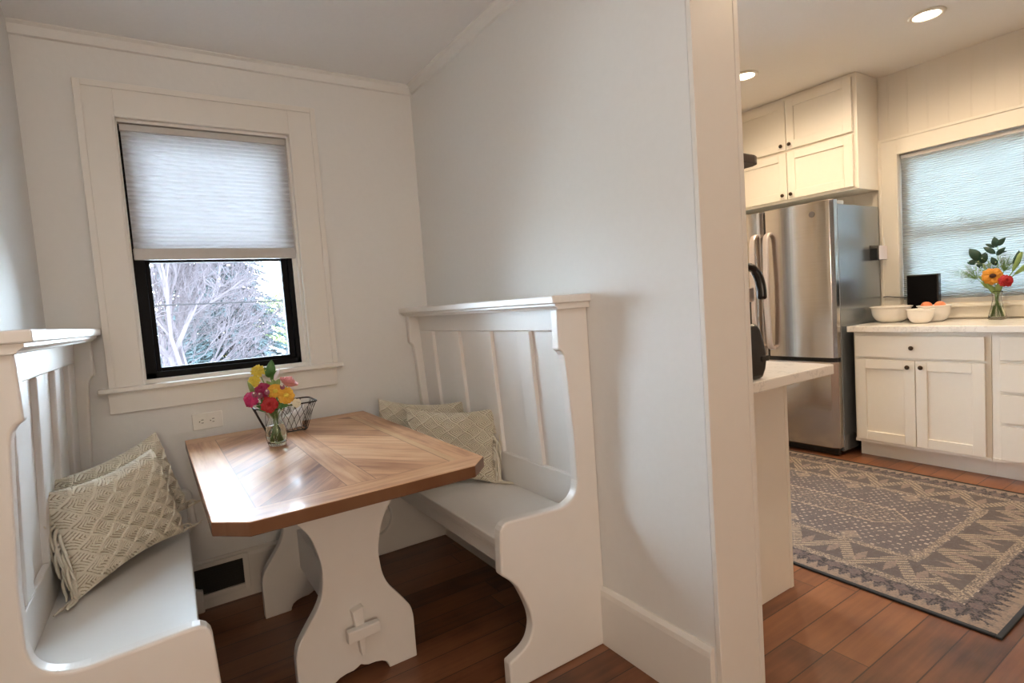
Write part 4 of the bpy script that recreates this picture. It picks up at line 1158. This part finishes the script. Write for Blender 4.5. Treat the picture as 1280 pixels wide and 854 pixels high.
def lily(label, tip, base_pt, i):
    t = thing('lily_bud', label, 'flower bud', kb(i), group=KG)
    bm = nb(); tube(bm, stem_pts(base_pt, kb(i), kn(i)), 0.003, 6); obj('stem', bm, STEM, t, smooth=True)
    a, b = Vector(base_pt), Vector(tip); bm = nb()
    tube(bm, [a+(b-a)*f for f in (0, .12, .3, .55, .78, .92, 1)], [0.004, 0.009, 0.013, 0.017, 0.015, 0.009, 0.001], 10); obj('bud', bm, LEAFL, t, smooth=True)
    return t
lily('pale green lily bud pointing up at the right of the kitchen vase', (4.56, 1.135, 1.335), (4.56, 1.180, 1.215), 5)
lily('pale green lily bud leaning far right out of the kitchen vase', (4.55, 1.075, 1.275), (4.555, 1.170, 1.195), 6)
leaf_sprig('olive lily leaf standing between the buds of the kitchen vase', kb(8), kn(8), (4.565, 1.165, 1.24), [((4.565, 1.168, 1.235), (4.56, 1.148, 1.345), 0.036)], LEAFD, KG)
def spray(label, ctr, rad, n, i, m, cat='flower'):
    rnd = random.Random(i); t = thing('gypsophila', label, cat, kb(i), group=KG)
    bm = nb(); tube(bm, stem_pts(tuple(Vector(ctr)*0.75+Vector(kn(i))*0.25), kb(i), kn(i)), 0.0016, 5); heads = []
    hub = Vector(ctr)*0.7+Vector(kn(i))*0.3
    for k in range(n):
        p = Vector(ctr)+Vector((rnd.gauss(0, rad*0.5), rnd.gauss(0, rad*0.55), rnd.gauss(0, rad*0.42)))
        mid = (hub+p)/2+Vector((0, 0, 0.006)); tube(bm, [hub, mid, p], 0.0006, 4, cap=False); heads.append(p)
    obj('stems', bm, STEM, t, smooth=True)
    bm = nb()
    for p in heads: ball(bm, p, rnd.uniform(0.0030, 0.0052), sub=1)
    obj('blossoms', bm, m, t)
spray('airy grey-white gypsophila spray spreading left from the kitchen vase', (4.565, 1.405, 1.230), 0.075, 110, 9, GYPS)
spray('pale green filler blossoms behind the sunflower of the kitchen vase', (4.585, 1.310, 1.262), 0.060, 120, 10, mat('filler_green', (0.26, 0.32, 0.14), 0.7))
spray('grey-green gypsophila spray behind the red carnation of the kitchen vase', (4.60, 1.215, 1.285), 0.060, 100, 11, GYPS)

# ------------------------------------------------------------------ rug
rg = thing('rug', 'worn grey-brown oriental rug with zigzag border and black binding on the kitchen floor', 'rug', ((RX0+RX1)/2, (RY0+RY1)/2, 0))
hx, hy = (RX1-RX0)/2, (RY1-RY0)/2
o = obj('pile', box(nb(), -hx, hx, -hy, hy, 0.0005, 0.008), RUGM, rg, local=True)
bm = nb(); bw = 0.018
box(bm, -hx-bw, hx+bw, -hy-bw, -hy, 0.0003, 0.010); box(bm, -hx-bw, hx+bw, hy, hy+bw, 0.0003, 0.010)
box(bm, -hx-bw, -hx, -hy, hy, 0.0003, 0.010); box(bm, hx, hx+bw, -hy, hy, 0.0003, 0.010)
obj('binding', bm, RUBBER, rg, bevel=0.003, local=True)

# ------------------------------------------------------------------ recessed lights
def downlight(x, y, z, label, power, col, ang=172):
    t = thing('recessed_light', label, 'ceiling light', (x, y, z), group='recessed ceiling lights')
    bm = nb(); lathe(bm, [(0.066, -0.001), (0.088, -0.001), (0.090, -0.004), (0.086, -0.008), (0.070, -0.012), (0.066, -0.010)], (x, y, z), 40, close=True); obj('trim_ring', bm, CAB, t, smooth=True)
    bm = nb(); lathe(bm, [(0, -0.006), (0.067, -0.006)], (x, y, z), 40); obj('lens', bm, LAMP, t)
    L = bpy.data.lights.new('downlight', 'SPOT'); L.energy = power; L.color = col; L.spot_size = math.radians(ang); L.spot_blend = 0.85; L.shadow_soft_size = 0.06
    lo = bpy.data.objects.new('downlight_lamp', L); COL.objects.link(lo); lo.location = (x, y, z-0.02)
    return t
WARM = (1.0, 0.78, 0.53)
KP = 41
downlight(3.83, 1.352, KZ, 'round recessed ceiling light nearer the kitchen window', KP, WARM)
downlight(3.605, 2.345, KZ, 'round recessed ceiling light half hidden by the door jamb, above the fridge doors', KP, WARM)
for x, y in ((2.5, 0.6), (3.9, 0.1), (2.4, 2.3)):  # further spots out of view, no fixtures, added to light floor and cabinets
    L = bpy.data.lights.new('downlight', 'SPOT'); L.energy = KP*0.75; L.color = WARM; L.spot_size = math.radians(172); L.spot_blend = 0.85; L.shadow_soft_size = 0.06
    lo = bpy.data.objects.new('downlight_lamp', L); COL.objects.link(lo); lo.location = (x, y, KZ-0.02)
# unseen fill lamps, added behind the camera and just short of the nook
for nm, p, e, c, r_ in (('dining_fill', (-0.35, -2.7, 1.55), 40, (1.0, 0.79, 0.60), 0.2), ('passage_fill', (0.02, 0.38, 2.20), 8.0, (1.0, 0.95, 0.88), 0.35)):
    L = bpy.data.lights.new(nm, 'POINT'); L.energy = e; L.color = c; L.shadow_soft_size = r_
    lo = bpy.data.objects.new(nm, L); COL.objects.link(lo); lo.location = p

# ------------------------------------------------------------------ outdoors
struct('ground', bx(-60, 60, YB+0.4, 90, -1.3, -1.2), BOUNCE_GROUND)
def cone_needle(bm, p, d, L, r):
    d = Vector(d).normalized(); u = d.orthogonal().normalized(); w = d.cross(u)
    a = [bm.verts.new(Vector(p)+(u*math.cos(2*PI*k/3)+w*math.sin(2*PI*k/3))*r) for k in range(3)]
    t = bm.verts.new(Vector(p)+d*L)
    for k in range(3): bm.faces.new((a[k], a[(k+1) % 3], t))
def spruce(label, x, y, z0, H, R, seed):
    rnd = random.Random(seed)
    t = thing('spruce_tree', label, 'tree', (x, y, z0))
    bm = nb(); tube(bm, [(x, y, z0), (x, y, z0+H*0.5), (x, y, z0+H)], [0.16, 0.09, 0.01], 8); obj('trunk', bm, BARK, t)
    bm = nb(); NL = 60
    for lev in range(NL):
        f = lev/(NL-1); z = z0+H*(0.06+0.93*f); rr = R*(1-f)**0.8*rnd.uniform(0.75, 1.12)+0.10
        for k in range(13 if f < 0.8 else 8):
            a = rnd.uniform(0, 2*PI); L = rr*rnd.uniform(0.6, 1.12); dr_ = Vector((math.cos(a), math.sin(a), 0)); sd = Vector((-dr_.y, dr_.x, 0))
            n = max(5, int(L*17))
            for q in range(n):
                s = 0.15+0.85*(q+0.5)/n; p = Vector((x, y, z))+dr_*(L*s)+Vector((0, 0, -0.32*L*s*s+0.10*L*s))
                for sg in (-1, 1):
                    dd = dr_*0.7+sd*sg*rnd.uniform(0.4, 0.9)+Vector((0, 0, rnd.uniform(-0.7, 0.25)))
                    cone_needle(bm, p, dd, (0.13+0.17*(1-s))*rnd.uniform(0.7, 1.3), 0.026)
    obj('foliage', bm, SPRUCE, t)
def bare_tree(label, x, y, z0, H, lean, seed, spread=0.55):
    rnd = random.Random(seed); t = thing('bare_tree', label, 'tree', (x, y, z0)); bm = nb()
    def grow(p, d, L, r, lev):
        n = 3; pts = [Vector(p)]; dd = Vector(d)
        for i in range(n):
            dd = (dd+Vector((rnd.gauss(0, .13), rnd.gauss(0, .13), rnd.gauss(0.03, .09)))).normalized(); pts.append(pts[-1]+dd*L/n)
        tube(bm, pts, [r, r*0.9, r*0.8, r*0.68], 5 if lev < 2 else 3, cap=False)
        if lev >= 6: return
        for k in range(rnd.choice((3, 4, 4)) if lev > 0 else 7):
            q = pts[rnd.randint(1, n)]
            nd = (dd+Vector((rnd.gauss(0, spread), rnd.gauss(0, spread*0.8), rnd.gauss(0.05, spread*0.6)))).normalized()
            grow(q, nd, L*rnd.uniform(0.55, 0.8), max(0.0045, r*0.50), lev+1)
    grow((x, y, z0), lean, H*0.42, 0.085, 0)
    obj('branches', bm, BARK, t)
spruce('blue-grey spruce tree, largest one seen through the nook window', 1.62, 15.0, -1.2, 6.4, 1.75, 4)
spruce('grey-blue spruce standing left of the largest one outside the nook window', 0.95, 20.5, -1.2, 6.6, 1.9, 8)
bare_tree('bare branching tree in front of the spruces outside the nook window', 0.50, 9.6, -1.2, 4.9, (0.10, 0, 1), 12, 0.42)
bare_tree('pale bare tree at the left side of the nook window view', 0.02, 13.0, -1.2, 6.4, (-0.03, 0, 1), 23, 0.40)
def bush(label, x, y, z0, R, H, seed, m):
    rnd = random.Random(seed); t = thing('leafy_bush', label, 'bush', (x, y, z0)); bm = nb()
    for i in range(2600):
        a = rnd.uniform(0, 2*PI); ph = math.acos(rnd.uniform(-0.2, 1)); q = rnd.uniform(0.6, 1)**0.5
        p = Vector((x+R*q*math.sin(ph)*math.cos(a), y+R*q*math.sin(ph)*math.sin(a), z0+H*0.45+H*0.55*q*math.cos(ph)))
        d = Vector((rnd.gauss(0,1), rnd.gauss(0,1), rnd.gauss(0,1))).normalized(); s_ = d.orthogonal().normalized()*0.10
        vs_ = [bm.verts.new(p-s_*0.5), bm.verts.new(p+d*0.12), bm.verts.new(p+s_*0.5), bm.verts.new(p-d*0.12)]
        bm.faces.new(vs_)
    obj('foliage', bm, m, t)
    bm = nb(); tube(bm, [(x, y, z0), (x, y, z0+H*0.6)], [0.12, 0.05], 6); obj('trunk', bm, BARK, t)
bush('light green leafy tree at the right of the nook window view', 5.0, 26.0, -1.2, 1.6, 3.7, 3, BUSH)
bm = nb(); tube(bm, [(-6+i*1.0, 7.2+0.02*i, 1.62+0.0035*(i-6)**2-0.02*i) for i in range(14)], 0.008, 5)
tag(obj('utility_cable', bm, mat('cable_grey', (0.012, 0.012, 0.013), 0.9, spec=0.0), None), 'thin utility cable crossing the view outside the nook window', 'cable')

# ------------------------------------------------------------------ world, sun
W = bpy.data.worlds.new('world'); S.world = W; W.use_nodes = True
bg = W.node_tree.nodes['Background']; bg.inputs[0].default_value = (0.69, 0.845, 1.0, 1); bg.inputs[1].default_value = 28.0
L = bpy.data.lights.new('sun', 'SUN'); L.energy = 2.0; L.angle = math.radians(3); L.color = (1.0, 0.97, 0.93)
lo = bpy.data.objects.new('sun', L); COL.objects.link(lo)
lo.rotation_euler = Vector((0.55, 0.50, -0.80)).to_track_quat('-Z', 'Y').to_euler(); lo.location = (-5, -5, 10)

# ------------------------------------------------------------------ camera
cam = bpy.data.cameras.new('camera'); co = bpy.data.objects.new('camera', cam); COL.objects.link(co)
cam.sensor_fit = 'HORIZONTAL'; cam.sensor_width = 36.0; cam.lens = 689.36/1280*36.0; cam.clip_start = 0.02; cam.clip_end = 500
yaw, pit, rol = (math.radians(a) for a in (33.103, 3.882, 4.0766))
f = Vector((math.sin(yaw)*math.cos(pit), math.cos(yaw)*math.cos(pit), -math.sin(pit)))
r = Vector((math.cos(yaw), -math.sin(yaw), 0)); d = f.cross(r)
r2 = r*math.cos(rol)+d*math.sin(rol); d2 = -r*math.sin(rol)+d*math.cos(rol)
M = Matrix((r2, -d2, -f)).transposed()
co.matrix_world = Matrix.Translation((0, 0, 1.235)) @ M.to_4x4()
S.camera = co
S.view_settings.view_transform = 'Standard'; S.view_settings.look = 'None'
S.view_settings.gamma = 1.0; S.view_settings.use_curve_mapping = False
S.view_settings.exposure = 0.7
